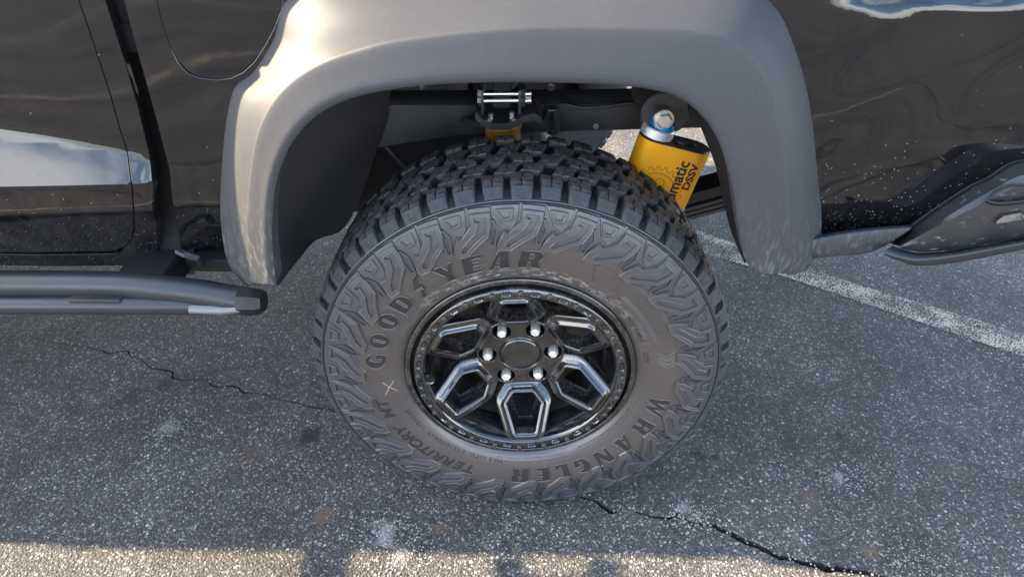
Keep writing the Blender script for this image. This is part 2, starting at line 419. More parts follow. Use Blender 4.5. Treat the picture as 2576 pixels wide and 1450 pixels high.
def lm():
    m = Mat('ribbed_letter_rubber'); X = m.xyz()
    wv = m.n('ShaderNodeTexWave', wave_type='BANDS', bands_direction='X'); m.link(m.mapping((1, 0, 0)), wv.inputs[0]); wv.inputs['Scale'].default_value = 190
    n = m.noise(30, 3)
    c = m.mix(m.math('MULTIPLY', wv.outputs[0], .4), m.mix(n, (.011, .012, .014), (.020, .020, .022)), (.045, .038, .033))
    m.set(color=c, rough=.5, normal=m.bump(wv.outputs[0], .0004)); return m.m
M_LETTER = lm()
def rim_mat(name, dirtlo, dirthi, rough, deep=False):
    m = Mat(name); X, r, an = wheel_coords(m)
    n = m.noise(26, 5, .7); n2 = m.noise(150, 4, .7)
    f = m.ramp(m.math('ADD', m.math('MULTIPLY', n, .6), m.math('MULTIPLY', n2, .4)), [(.46, dirtlo), (.60, dirthi)])
    if deep:
        d = m.math('MULTIPLY', m.ramp(X[1], [(.048, .0), (.078, 1.0)]), m.ramp(r, [(.098, 0.0), (.106, 1.0)])); f = m.math('MAXIMUM', f, m.math('MULTIPLY', d, m.ramp(n2, [(.38, .05), (.68, .6)])))
    c = m.mix(f, (.004, .005, .006), (.10, .090, .080))
    m.set(color=c, rough=m.ramp(f, [(0, rough), (.7, .65)]), ior=1.95, normal=m.bump(m.noise(90, 2), .00006)); return m.m
M_RIM = rim_mat('gloss_black_wheel', 0.0, .10, .04)
M_RIMD = rim_mat('gloss_black_spoke', 0.0, .12, .04, True)
M_RINGDIRT = rim_mat('dusty_beadlock_ring', .0, .34, .10)
M_BARREL = plain('dusty_dark_barrel', (.035, .034, .033), .55, nscale=40, namp=.5)
M_CAVITY = plain('dark_underbody', (.012, .012, .013), .9)
M_GLASS = plain('dark_side_glass', (.01, .012, .012), .05, ior=1.5)
#@@GROUND
# ------------------------------------------------------------------ ground with cracks really cut into it
def crackpts(raw, ox, oy, s):
    return [on_z((ox+x/s)/1.5534, (oy+y/s)/1.5534) for x, y in raw]
def crack_outline(pts, wid):
    # jagged closed outline round a polyline; wid(t) is the half width
    fine = []
    for a, b in zip(pts, pts[1:]):
        n = max(2, int((b-a).length/.006))
        for k in range(n): fine.append(a.lerp(b, k/n))
    fine.append(pts[-1]); L = []; Rr = []; N = len(fine)
    fine = [p + (Vector((rnd.uniform(-1, 1), rnd.uniform(-1, 1), 0))*.0014 if 0 < i < N-1 else Vector()) for i, p in enumerate(fine)]
    for i in range(1, N-1):
        t = (fine[i+1]-fine[i-1]).normalized(); nrm = Vector((-t.y, t.x, 0)); h = wid(i/(N-1))
        L.append(fine[i]+nrm*h*rnd.uniform(.7, 1.3)); Rr.append(fine[i]-nrm*h*rnd.uniform(.7, 1.3))
    return [fine[0]]+L+[fine[-1]]+Rr[::-1]
C1 = crackpts([(140, 262), (220, 290), (300, 305), (380, 312), (440, 325), (500, 340), (540, 355), (620, 335), (650, 370), (690, 375), (720, 400), (740, 425), (820, 435), (845, 440), (850, 475), (900, 485), (950, 480), (1020, 480), (1040, 510), (1090, 520), (1140, 510), (1170, 520), (1200, 545), (1260, 545), (1320, 555), (1340, 570), (1400, 585), (1450, 590), (1500, 610), (1560, 620), (1620, 625), (1700, 665), (1800, 720)], 0, 1100, 1.2587)
C2 = crackpts([(-60, 1050), (0, 1070), (40, 1080), (70, 1105), (100, 1130), (140, 1130)], 2300, 1100, 1.2588)
C3 = crackpts([(225, 1128), (270, 1140), (300, 1155), (400, 1160), (430, 1145), (470, 1165), (520, 1195), (560, 1190), (620, 1200), (660, 1225), (710, 1240), (740, 1265), (800, 1290), (850, 1310), (900, 1335), (940, 1355), (1000, 1360), (1060, 1385), (1130, 1390), (1170, 1410), (1240, 1410), (1300, 1425), (1360, 1430), (1430, 1450), (1600, 1490), (1800, 1530)], 2300, 1100, 1.2588)
outl = [crack_outline(C1, lambda t: .0009+.0022*math.sin(min(1, t)*math.pi*.9)*(.6+.4*math.sin(t*31))), crack_outline(C2, lambda t: .0015+.0045*t*(1 if t < .9 else .5)), crack_outline(C3, lambda t: .0020+.0060*min(1, t*2.5)*(.75+.25*math.sin(t*23)))]
S = 300.0
co = [(-S, -S), (S, -S), (S, S), (-S, S)]; ed = [(0, 1), (1, 2), (2, 3), (3, 0)]
for o_ in outl:
    k = len(co); co += [(p.x, p.y) for p in o_]; ed += [(k+i, k+(i+1) % len(o_)) for i in range(len(o_))]
for gx in range(-14, 15):
    for gy in range(-10, 15): co.append((gx*.2+.013, gy*.2+.017))
vv, ee, ff, ov, oe, of = delaunay_2d_cdt([Vector(c_) for c_ in co], ed, [], 1, 1e-6)
def inpoly(x, y, poly):
    c_ = False; n = len(poly); j = n-1
    for i in range(n):
        xi, yi, xj, yj = poly[i][0], poly[i][1], poly[j][0], poly[j][1]
        if (yi > y) != (yj > y) and x < (xj-xi)*(y-yi)/(yj-yi)+xi: c_ = not c_
        j = i
    return c_
bbs = [(min(p.x for p in o_), max(p.x for p in o_), min(p.y for p in o_), max(p.y for p in o_)) for o_ in outl]
faces = []
for f in ff:
    cx = sum(vv[i].x for i in f)/3; cy = sum(vv[i].y for i in f)/3
    if any(b[0] <= cx <= b[1] and b[2] <= cy <= b[3] and inpoly(cx, cy, o_) for b, o_ in zip(bbs, outl)): continue
    faces.append(tuple(f))
g = obj('ground', mk([(p.x, p.y, 0) for p in vv], faces, False), None, M_ASPH)
if g.data.polygons[0].normal.z < 0: g.data.flip_normals()
tag(g, 'dark weathered asphalt of a parking lot with pale aggregate', None, None, 'structure')
for i, o_ in enumerate(outl):
    n = len(o_); vs = [(p.x, p.y, 0) for p in o_]+[(p.x, p.y, -.030+rnd.uniform(-.003, .003)) for p in o_]
    fs = [(k, (k+1) % n, n+(k+1) % n, n+k) for k in range(n)]
    tr = tessellate_polygon([[Vector((p.x, p.y, 0)) for p in o_]]); fs += [tuple(n+q for q in t) for t in tr]
    c_ = obj('crack', fixn(mk(vs, fs, False)), g, M_CRACK); c_['kind'] = 'structure'
    if i: c_.name = 'crack'
lp = [on_z(1500, 495), on_z(1782, 592), on_z(2125, 708), on_z(2575, 841), on_z(3400, 1090), on_z(3400, 1180), on_z(2575, 899), on_z(2007, 708), on_z(1782, 641), on_z(1500, 545)]
ln = obj('parking_line', mk([(p.x, p.y, .004) for p in lp], [(0, 1, 8, 9), (1, 2, 7, 8), (2, 3, 6, 7), (3, 4, 5, 6)], False), None, M_LINE)
if ln.data.polygons[0].normal.z < 0: ln.data.flip_normals()
tag(ln, 'worn pale parking bay line painted across the asphalt behind the rear wheel', None, None, 'structure')
dl = (Vector((1.629, .695))-Vector((.745, 1.245))).normalized(); nl = Vector((dl.y, -dl.x))
for off in (2.7, 5.4, 8.1):
    a = Vector((.72, 1.28))+nl*off-dl*1.5; b = a+dl*5.5; c2 = nl*.05
    q = mk([(p.x, p.y, .004) for p in (a-c2, b-c2, b+c2, a+c2)], [(0, 1, 2, 3)], False)
    if q.polygons[0].normal.z < 0: q.flip_normals()
    tag(obj('parking_line', q, None, M_LINE), 'pale parking bay line out in the sunlit lot', None, None, 'structure')
M_REFLSTRIP = plain('dark_strip_black', (.012, .012, .012), .6)  # added dark strips out of view, for dark lines in the body reflections
for sx, sy, ang, L_ in ((-6, -1.6, 4, 13), (-5, -2.6, -7, 12), (-3, -.9, -32, 7), (1.0, -.7, -20, 8), (.6, -1.9, 38, 5), (-7, -4.2, 3, 16), (2.2, -.5, -75, 6)):
    L, Q = [], []; x, y, a = sx, sy, R(ang)
    while math.hypot(x-sx, y-sy) < L_:
        a2 = a+rnd.uniform(-.5, .5); x += .12*math.cos(a2); y += .12*math.sin(a2); w_ = rnd.uniform(.012, .03)
        L.append((x-w_*math.sin(a), y+w_*math.cos(a), .003)); Q.append((x+w_*math.sin(a), y-w_*math.cos(a), .003))
    n = len(L); q = mk(L+Q, [(i, n+i, n+i+1, i+1) for i in range(n-1)], False)
    if q.polygons[0].normal.z < 0: q.flip_normals()
    tag(obj('reflection_strip', q, None, M_REFLSTRIP), 'dark strip added on the unseen lot for its reflection in the black paint', None, None, 'structure')
# loose chips of stone lying on the asphalt
mb = MB()
crk = C2+C3+C1
for i in range(3000):
    if i >= 2860: p = rnd.choice(crk[:30] if rnd.random() < .6 else crk); x, y = rnd.gauss(p.x, .016), rnd.gauss(p.y+.008, .010)
    elif i < 1900: x, y = rnd.uniform(-1.5, 1.6), rnd.uniform(-.3, 1.9)
    else:
        cx, cy, sp = rnd.choice([(965, 1340, .05), (425, 1075, .05), (2110, 1200, .04), (1010, 1400, .04), (1740, 1300, .04), (2300, 1420, .05)])
        p = on_z(cx, cy); x, y = rnd.gauss(p.x, sp), rnd.gauss(p.y, sp*.7)
    s_ = rnd.choice([.0014, .0018, .0022, .0028, .0036 if rnd.random() < .3 else .002]); q = []
    an0 = rnd.uniform(0, 6.28); el = rnd.uniform(.6, 1)
    for k in range(6):
        a = k*math.pi/3+rnd.uniform(-.25, .25); rr = s_*rnd.uniform(.8, 1.15); dx, dy = rr*math.cos(a), rr*el*math.sin(a)
        q.append((x+dx*math.cos(an0)-dy*math.sin(an0), y+dx*math.sin(an0)+dy*math.cos(an0), -.0004+0*rr))
    t_ = [(x+(p[0]-x)*.62, y+(p[1]-y)*.62, s_*rnd.uniform(.6, .9)) for p in q]
    mb.add(q+t_, [(k, (k+1) % 6, 6+(k+1) % 6, 6+k) for k in range(6)]+[(6, 7, 8, 9, 10, 11)])
tag(mb.build('loose_stone_chips', M_STONE, None, kind='stuff'), 'small pale stone chips scattered over the asphalt', 'stone chips')
#@@TRUCK
# ------------------------------------------------------------------ the truck
ZC = 0.425
truck = bpy.data.objects.new('pickup_truck', None); COL.objects.link(truck)
tag(truck, 'black pickup truck with matte grey wheel flare, off-road tyre and gold shock reservoir', 'pickup truck')
WM = Matrix.Translation((0, 0, ZC))

# ---- tyre carcass
SIDE = [(.232, .034), (.238, .026), (.244, .0195), (.252, .0125), (.268, .0055), (.290, .0008), (.315, -.0016), (.340, -.0010), (.362, .0018), (.385, .0064), (.402, .0112), (.4085, .0140)]
def side_y(r): return interp(SIDE, r)[0]
YC = .142
prof = SIDE + [(.4100, .0125), (.4118, .0140), (.4125, .020), (.4190, .032), (.4235, .050), (.4255, .09), (.4265, YC)]
prof = prof + [(r_, 2*YC-y_) for r_, y_ in prof[::-1][1:]]
prof = [(.2255, .06), (.227, .045)] + prof
mb = MB(); mb.lathe(catmull(prof, 2), 208)
tyre = mb.build('tyre', M_TYRE, truck, angle=60); tyre.location = (0, 0, ZC)
tyre.data.materials.append(M_RUBTRIM)
for p in tyre.data.polygons:
    c_ = p.center
    if math.hypot(c_.x, c_.z) > .4125: p.material_index = 1
# ---- tread surface path: u<0 outer shoulder face, u>=0 across the tread
TP = [(-.033, .4095, .0112), (-.021, .4195, .0190), (-.010, .4300, .0285), (-.005, .4332, .0335), (0.0, .4350, .0400), (.03, .4366, .070), (.07, .4377, .110), (YC-.04, .4380, YC)]
UM = 2*(YC-.04)
TP = TP + [(UM-u, r_, 2*YC-y_) for u, r_, y_ in TP[::-1][1:]]
def tread_pt(u, ang, h):
    r_, y_ = interp(TP, u); e = .001
    r1, y1 = interp(TP, u-e); r2, y2 = interp(TP, u+e)
    t = Vector((r2-r1, y2-y1)).normalized(); n = Vector((t.y, -t.x))
    if n.x < 0: n = -n
    if abs(n.x) < .2 and n.y > 0 and u < 0: n = -n
    r_ += n.x*h; y_ += n.y*h
    return Vector((r_*math.cos(ang), y_, r_*math.sin(ang)))
def block_mesh(st, groove=True, bev=.0012, depth=.0115):
    # st: list of (u, aL, aR, h) ; a in metres along the circumference
    A = [0, .06, .30, .46, .50, .54, .78, .94, 1.0] if groove else [0, .08, .5, .92, 1.0]
    vs = []; nA = len(A); nS = len(st)
    for i, (u, aL, aR, h) in enumerate(st):
        for k, t in enumerate(A):
            a = aL+(aR-aL)*t
            if groove and .2 < t < .8 and 0 < i < nS-1 and u > -.001: a += .0022*(1 if i % 2 else -1)
            hh = h - (bev if (i in (0, nS-1) or k in (0, nA-1)) else 0)
            if groove and k == 4 and u > -.003: hh -= .0045
            vs.append(tread_pt(u, math.pi/2-a/.436, hh))
    fs = [(i*nA+k, i*nA+k+1, (i+1)*nA+k+1, (i+1)*nA+k) for i in range(nS-1) for k in range(nA-1)]
    ring = [k for k in range(nA)]+[i*nA+nA-1 for i in range(1, nS)]+[(nS-1)*nA+k for k in range(nA-2, -1, -1)]+[i*nA for i in range(nS-2, 0, -1)]
    base = len(vs)
    for q in ring:
        i, k = divmod(q, nA); u, aL, aR, h = st[i]
        out = .0016; a = aL+(aR-aL)*A[k]+(-out if k == 0 else out if k == nA-1 else 0)
        vs.append(tread_pt(u+(-out if i == 0 else out if i == nS-1 else 0), math.pi/2-a/.436, -depth))
    n = len(ring)
    fs += [(ring[i], ring[(i+1) % n], base+(i+1) % n, base+i) for i in range(n)]
    return vs, fs
def to_mesh(vf):
    return fixn(mk(vf[0], vf[1], False))
NB = 52
def S_(u0, u1, L0, L1, R0, R1, n=4, zz=.0012):
    return [(u0+(u1-u0)*i/(n-1), L0+(L1-L0)*i/(n-1)+(zz if i % 2 else -zz), R0+(R1-R0)*i/(n-1)+(zz if i % 2 else -zz), 0.0) for i in range(n)]
shoulderA = [(-.033, -.0185, .0180, -.001), (-.021, -.0185, .0185, 0), (-.0095, -.0190, .0190, .0005), (-.002, -.0200, .0195, 0), (.010, -.0205, .0185, 0), (.0235, -.0195, .0205, 0), (.034, -.0170, .0190, 0)]
shoulderB = [(-.031, -.0165, .0180, -.003), (-.021, -.0165, .0185, -.0025), (-.0095, -.0175, .0185, -.002), (-.002, -.0180, .0190, -.0012), (.008, -.0175, .0200, 0), (.018, -.0200, .0170, 0), (.0265, -.0180, .0150, 0)]
rowA = [S_(.0405, .074, -.0255, -.0160, .0090, .0205), S_(.0325, .070, -.0200, -.0110, .0130, .0240)]
rowB = [S_(.079, .116, -.0135, -.0235, .0215, .0120), S_(.0745, .1115, -.0220, -.0130, .0140, .0235)]
rowC = [S_(.121, .162, -.0235, -.0140, .0120, .0215), S_(.116, .158, -.0205, -.0120, .0130, .0235)]
def mir(st, lim): return [(UM-u, -b+.004, -a+.004, h) for u, a, b, h in st[::-1]]
shF = [mir(shoulderA, 0), mir(shoulderB, 0)]
blocks = [[block_mesh(shoulderA), block_mesh(shoulderB)], [block_mesh(x) for x in rowA], [block_mesh(x) for x in rowB], [block_mesh(x) for x in rowC], [block_mesh(x) for x in shF]]
# the small raised bracket mark on every other shoulder block
def dmark():
    k = MB(); pts = [(-.0075, -.0135), (-.0075, -.0255), (-.004, -.0275), (.0065, -.0275), (.0065, -.0165), (.0045, -.0165), (.0045, -.0258), (-.0035, -.0258), (-.0055, -.0245), (-.0055, -.0135)]
    k.relief([pts], lambda x, y, h: tread_pt(y, math.pi/2-x/.436, h), .0010, -.002); return k.v, k.f
dv, df = dmark(); v0, f0 = blocks[0][0]; k0 = len(v0); blocks[0][0] = (v0+dv, f0+[tuple(q+k0 for q in f) for f in df])
bm_ = [[to_mesh(x) for x in row] for row in blocks]
for row in bm_:
    for me in row: me.materials.append(M_TREAD)
phase = [0, .45, .0, .5, .25]
for i in range(NB):
    for rI, row in enumerate(bm_):
        o = bpy.data.objects.new('tread_block', row[i % 2]); COL.objects.link(o); o.parent = tyre
        o.rotation_euler = (0, (i+phase[rI])*2*math.pi/NB, 0)
# ---- low relief on the sidewall
def side_map(x, y, h):   # x metres along the arc at r=.385 clockwise from the top, y = radius
    a = math.pi/2-x/.385; return Vector((y*math.cos(a), side_y(y)-h, y*math.sin(a)))
u0x, zc_ = 1180.0, 830.0
def Z(pts): return [((x-u0x)/3240.0, .4065-(y-zc_)/3100.0) for x, y in pts]
lugm = MB()
lugm.relief([Z([(1222, 838), (1345, 842), (1340, 940), (1312, 1008), (1140, 1104), (1048, 1100), (1058, 1046), (1108, 972), (1140, 985), (1212, 925)])], side_map, .0026, slope=.0022)
lugm.relief([Z([(1050, 838), (1205, 838), (1186, 935), (1158, 970), (1102, 940)])], side_map, .0022, slope=.0022)
lugm.relief([Z([(1226, 862), (1340, 868), (1334, 937), (1308, 1002), (1140, 1098), (1054, 1094), (1064, 1050), (1112, 984), (1140, 992), (1218, 930)]),
             Z([(1244, 884), (1316, 888), (1312, 930), (1290, 986), (1140, 1074), (1106, 1066), (1130, 1034), (1232, 972), (1268, 912), (1244, 904)])], side_map, .0060, .001, slope=.0014)
lugm.relief([Z([(1074, 856), (1172, 856), (1160, 914), (1104, 922)]), Z([(1088, 868), (1156, 868), (1148, 902), (1110, 908)])], side_map, .0046, .001, slope=.0012)
def bead(poly, h, r_):
    path = []
    for i, a in enumerate(poly):
        b = poly[(i+1) % len(poly)]; L = math.hypot(b[0]-a[0], b[1]-a[1]); n = max(1, int(L/.008))
        for q in range(n): path.append(side_map(a[0]+(b[0]-a[0])*q/n, a[1]+(b[1]-a[1])*q/n, h))
    lugm.tube(path, r_, 5, True)
bead(Z([(1226, 862), (1340, 868), (1334, 937), (1308, 1002), (1140, 1098), (1054, 1094), (1064, 1050), (1112, 984), (1140, 992), (1218, 930)]), .0056, .0011)
bead(Z([(1244, 884), (1316, 888), (1312, 930), (1290, 986), (1140, 1074), (1106, 1066), (1130, 1034), (1232, 972), (1268, 912), (1244, 904)]), .0058, .0009)
bead(Z([(1074, 856), (1172, 856), (1160, 914), (1104, 922)]), .0044, .0009)
lugme = lugm.mesh(False, None); lugme.materials.append(M_TYRE)
rb = MB()
rb.relief([Z([(1018, 912), (1052, 908), (1076, 962), (1044, 1064), (1006, 1060), (1014, 960)]), Z([(1024, 924), (1046, 920), (1066, 962), (1038, 1052), (1016, 1050), (1023, 962)])], side_map, .0042, slope=.0010)
for k in range(11):
    yy = 930+k*11.0; xl = 1022+0*k; xr = 1046+(20 if k < 4 else 20-(k-3)*3.2)*(k/4 if k < 4 else 1)
    rb.relief([Z([(xl, yy), (xr, yy-2), (xr, yy+3), (xl, yy+5)])], side_map, .0020)
rbme = rb.mesh(False, None); rbme.materials.append(M_TYRE)
NL = 26
for i in range(NL):
    for nm, me in (('sidewall_lug', lugme), ('ribbed_lug', rbme)):
        o = bpy.data.objects.new(nm, me); COL.objects.link(o); o.parent = tyre
        o.rotation_euler = (0, (i-.12)*2*math.pi/NL, 0)
# mould parting ring
mb = MB(); mb.lathe([(.4062, .0135), (.4066, .0095), (.4082, .0092), (.4088, .0135)], 208)
mb.build('mould_ring', M_TYRE, tyre)
# ---- lettering
def arc(poly, w): n = 10; return poly
def circ(cx, cy, rx, ry, n=20, a0=0, a1=360):
    return [(cx+rx*math.cos(R(a0+(a1-a0)*k/n)), cy+ry*math.sin(R(a0+(a1-a0)*k/n))) for k in range(n if a1-a0 == 360 else n+1)]
GL = {
 'O': (.92, [circ(.46, .5, .46, .5, 24), [(.40, .2), (.52, .2), (.52, .8), (.40, .8)]]),
 'G': (.92, [circ(.46, .5, .46, .5, 16, 35, 270)+[(.92, 0), (.92, .5), (.55, .5), (.55, .38), (.62, .38), (.62, .18), (.5, .2), (.42, .5), (.5, .80), (.60, .70)]]),
 'D': (.9, [[(0, 0), (.45, 0)]+circ(.45, .5, .45, .5, 10, -80, 80)+[(.45, 1), (0, 1)], [(.40, .2), (.52, .2), (.52, .8), (.40, .8)]]),
 'Y': (1.0, [[(.32, 0), (.72, 0), (.72, .40), (1.0, 1), (.74, 1), (.60, .62), (.44, 1), (0, 1), (.32, .40)]]),
 'E': (.8, [[(0, 0), (.80, 0), (.80, .2), (.42, .2), (.42, .42), (.70, .42), (.70, .6), (.42, .6), (.42, .8), (.80, .8), (.80, 1), (0, 1)]]),
 'A': (1.0, [[(0, 0), (.22, 0), (.28, .16), (.50, .16), (.50, 0), (1.0, 0), (.80, 1), (.40, 1)], [(.34, .32), (.50, .32), (.50, .74)]]),
 'R': (1.0, [[(0, 0), (.42, 0), (.42, .38), (.50, .38), (.62, 0), (1.05, 0), (.88, .42), (.98, .60), (.95, .85), (.78, 1), (0, 1)], [(.42, .56), (.56, .56), (.60, .68), (.56, .82), (.42, .82)]]),
 'W': (1.25, [[(.25, 0), (.55, 0), (.68, .5), (.78, 0), (1.05, 0), (1.25, 1), (1.02, 1), (.92, .42), (.78, 1), (.56, 1), (.44, .42), (.36, 1), (0, 1)]]),
 'N': (1.0, [[(0, 0), (.25, 0), (.25, .5), (.62, 0), (1.0, 0), (1.0, 1), (.75, 1), (.75, .45), (.38, 1), (0, 1)]]),
 'L': (.8, [[(0, 0), (.80, 0), (.80, .34), (.62, .34), (.58, .2), (.42, .2), (.42, 1), (0, 1)]]),
}
def letter(ch, deg, rc=.298, hgt=.040, wid=.042, shear=0.0, h=.0015):
    wd, polys = GL[ch]
    def mp(x, y, hh):
        X_ = (x-wd/2+shear*(y-.5))*wid; r_ = rc+(y-.5)*hgt; a = R(deg)-X_/rc
        return Vector((r_*math.cos(a), side_y(r_)-hh, r_*math.sin(a)))
    k = MB(); k.relief(polys, mp, h, -.001, .2); k.cur = 1
    for pl in polys:
        n = len(pl); path = []
        for i in range(n):
            a, b = pl[i], pl[(i+1) % n]
            for q in range(3): path.append(mp(a[0]+(b[0]-a[0])*q/3, a[1]+(b[1]-a[1])*q/3, h))
        k.tube(path, .00115, 6, True)
    o = k.build('raised_letter', [M_LETTER, M_TYRE], tyre, angle=40)
for ch, dg_ in zip('GOODYEAR', (170.7, 160.1, 149.6, 139.4, 117.2, 107.4, 97.4, 86.6)):
    letter(ch, dg_, wid=.043 if ch != 'E' else .046, shear=.18 if ch in 'EAR' else 0)
for ch, dg_ in zip('WRANGLER', (-13.5, -26.5, -38.6, -50.6, -61.0, -70.4, -79.4, -89.6)):
    letter(ch, dg_, .300, .042, .040, .12, .0010)
# winged foot emblem between the D and the Y
foot = [(.05, .0), (.30, .02), (.42, .28), (.60, .36), (.66, .50), (.52, .50), (.62, .60), (.55, .68), (.74, .74), (.66, .82), (.90, .90), (1.0, 1.05), (.80, 1.06), (.45, .95), (.22, .72), (.10, .55), (.28, .45), (.22, .25), (.0, .12)]
def footmap(x, y, hh):
    X_ = (x-.45)*.040; r_ = .300+(y-.5)*.050; a = R(128.6)-X_/.30
    return Vector((r_*math.cos(a), side_y(r_)-hh, r_*math.sin(a)))
k = MB(); k.relief([foot], footmap, .001, -.001, .2); k.cur = 1
k.tube([footmap(x, y, .001) for x, y in foot], .0009, 5, True)
for y_ in (.42, .50): k.tube([footmap(.14, y_, .0012), footmap(.5, y_-.04, .0012)], .0007, 5)
for x_ in (.25, .42, .6): k.tube([footmap(x_, .55+.1*x_, .0012), footmap(x_+.12, .8+.1*x_, .0012)], .0006, 5)
k.build('winged_foot_emblem', [M_LETTER, M_TYRE], tyre)
def arc_text(body, deg, rc, size, sx=1.0, bold=0.0, h=.0006, mat=M_LETTER, shear=0.0, spacing=1.0, ymul=1.0):
    vs, fs = text_mesh(body, size, h, bold, shear, sx, spacing); xm = max(v.x for v in vs)/2
    out = []
    for v in vs:
        r_ = rc+v.y*ymul-size*.35; a = R(deg)-(v.x-xm)/rc
        out.append(Vector((r_*math.cos(a), side_y(r_)-v.z-.0001, r_*math.sin(a))))
    obj('raised_text', mk(out, fs, False), tyre, mat)
for ch, dg_ in zip('TERRITORY', (-112.6, -117.4, -122.4, -127.4, -131.4, -135.0, -139.8, -145.0, -150.0)):
    arc_text(ch, dg_, .302, .034, 1.25, .0006, .0009, shear=.2)
arc_text('M', -160.5, .302, .034, 1.1, .0006, .0009, shear=.2); arc_text('T', -166.0, .302, .034, 1.2, .0006, .0009, shear=.2)
arc_text('TIRE SIZE:  LT315/70R17  113/110S', -128, .2625, .0115, 1.35, .0002, .0007, spacing=1.2)
arc_text('MAX. LOAD SINGLE 1450 kg (3195 lbs) AT 550 kPa (80 psi) COLD', -84, .2625, .0052, 1.1, 0, .0004)
arc_text('MAX. LOAD DUAL 1320 kg (2910 lbs) AT 550 kPa (80 psi) COLD', -84, .2545, .0052, 1.1, 0, .0004)
arc_text('SAFETY WARNING: SERIOUS INJURY MAY RESULT FROM TIRE FAILURE DUE TO UNDERINFLATION', -35, .2585, .0045, 1.1, 0, .0004)
arc_text('MOUNTING. ONLY SPECIALLY TRAINED PERSONS SHOULD MOUNT TIRES.', -40, .2520, .0045, 1.1, 0, .0004)
arc_text('DOT  INMU0', 30, .262, .0115, 1.1, .0001, .0006); arc_text('(223)', 13, .262, .012, 1.1, .0001, .0006)
# hatched technology panel, 60 to 12 degrees
pm = MB()
def pol_map(dg_, r_, h): a = R(dg_); return Vector((r_*math.cos(a), side_y(r_)-h, r_*math.sin(a)))
def border(pts, rad=.0008):
    path = []
    for i, a in enumerate(pts):
        b = pts[(i+1) % len(pts)]
        for q in range(6): path.append(pol_map(a[0]+(b[0]-a[0])*q/6, a[1]+(b[1]-a[1])*q/6, .0004))
    pm.tube(path, rad, 5, True)
border([(51, .318), (50, .284), (46, .276), (22, .280), (17, .290), (17, .322), (24, .330), (46, .330)])
border([(65, .318), (62, .280), (56, .276), (52.5, .284), (54, .318), (60, .322)])
for z_ in range(3):
    d0 = 15.5-z_*2.3
    border([(d0, .284), (d0-2.6, .302), (d0, .322), (d0-1.2, .322), (d0-4.0, .302), (d0-1.2, .284)], .0007)
for q in range(46):
    dg_ = 48.5-q*.62; pm.tube([pol_map(dg_, .281, .0001), pol_map(dg_-.8, .291, .0002)], .00045, 4, False, False); pm.tube([pol_map(dg_, .320, .0001), pol_map(dg_-.8, .328, .0001)], .00045, 4, False, False)
pm.build('hatched_panel', M_TYRE, tyre)
arc_text('DURAWALL', 34, .312, .0165, 1.5, .0004, .0009, M_TYRE, shear=.25, spacing=1.1); arc_text('TECHNOLOGY', 34.5, .2965, .0105, 1.35, .0002, .0008, M_TYRE, shear=.2, spacing=1.15)
# chalk cross near the G and a stone chip scar
M_CHALK = plain('yellow_chalk', (.42, .36, .24), .9)
for a, b in (((-171, .262), (-177.5, .287)), ((-170.5, .288), (-177.5, .264))):
    q = MB(); q.tube([pol_map(a[0]+(b[0]-a[0])*t/4, a[1]+(b[1]-a[1])*t/4+(.0012 if t == 2 else 0), .0002) for t in range(5)], .0006, 5); q.build('chalk_stroke', M_CHALK, tyre)
# small mould nibs on the sidewall
q = MB()
for i in range(90):
    a = i*4.0+rnd.uniform(-1, 1); r_ = rnd.choice([.268, .325, .329, .333]); p = pol_map(a, r_, 0)
    q.tube([p, p+Vector((rnd.uniform(-.001, .001), -.0025, .0008))], [.0006, .0003], 4)
q.build('mould_nibs', M_RUBTRIM, tyre, kind='stuff')

# ---- rim
mb = MB()
ringp = [(.236, .05), (.2395, .030), (.2415, .0225), (.2408, .0188), (.2390, .0176), (.2310, .0170), (.2298, .0178), (.2290, .0225), (.2275, .0285), (.2255, .0300), (.2235, .0285), (.2222, .020), (.2212, .0145), (.2198, .0128), (.2040, .0122), (.2020, .0130), (.2002, .0160), (.1975, .0225), (.1935, .036), (.1885, .056), (.1850, .080), (.1835, .11), (.1800, .15), (.180, .29), (.20, .30)]
mb.lathe(ringp, 240)
rim = mb.build('rim', M_RIM, truck, angle=50); rim.location = (0, 0, ZC)
rim.data.materials.append(M_RINGDIRT); rim.data.materials.append(M_BARREL)
for p in rim.data.polygons:
    c_ = p.center; r_ = math.hypot(c_.x, c_.z)
    if c_.y < .0195 and (r_ > .2295 or .203 < r_ < .222): p.material_index = 1
    if c_.y > .084: p.material_index = 2
ROT = R(4.0)
# 24 beadlock bolts and 24 slots
bolt = MB(); bolt.lathe([(.0, .0065), (.0018, .0065), (.0018, .0030), (.0032, .0028), (.0044, .0040), (.0047, .0062), (.0062, .0068), (.0066, .0125)], 12)
bme = bolt.mesh(True, 40); bme.materials.append(plain('bolt_steel', (.10, .10, .10), .3, metal=.8))
slot = MB()
def slotloop(ins, y_, n=8):
    out = []; hl = .0098; w_ = .0044-ins
    for k in range(n+1): a = -math.pi/2+math.pi*k/n; out.append((hl-.0044+w_*math.cos(a), w_*math.sin(a), y_))
    for k in range(n+1): a = math.pi/2+math.pi*k/n; out.append((-hl+.0044+w_*math.cos(a), w_*math.sin(a), y_))
    return out
loops = [slotloop(-.0012, .0121), slotloop(-.0006, .0108), slotloop(0, .0108), slotloop(.0008, .0116), slotloop(.0022, .0145), slotloop(.0040, .0150)]
vs = []
for lp_ in loops:
    for x, z_, y_ in lp_: vs.append((x, y_, .2115+z_))
n = len(loops[0]); fs = [(a*n+i, a*n+(i+1) % n, (a+1)*n+(i+1) % n, (a+1)*n+i) for a in range(len(loops)-1) for i in range(n)]
fs.append(tuple((len(loops)-1)*n+i for i in range(n)))
slot.add(vs, fs); sme = slot.mesh(True, 60); sme.materials.append(M_RIM)
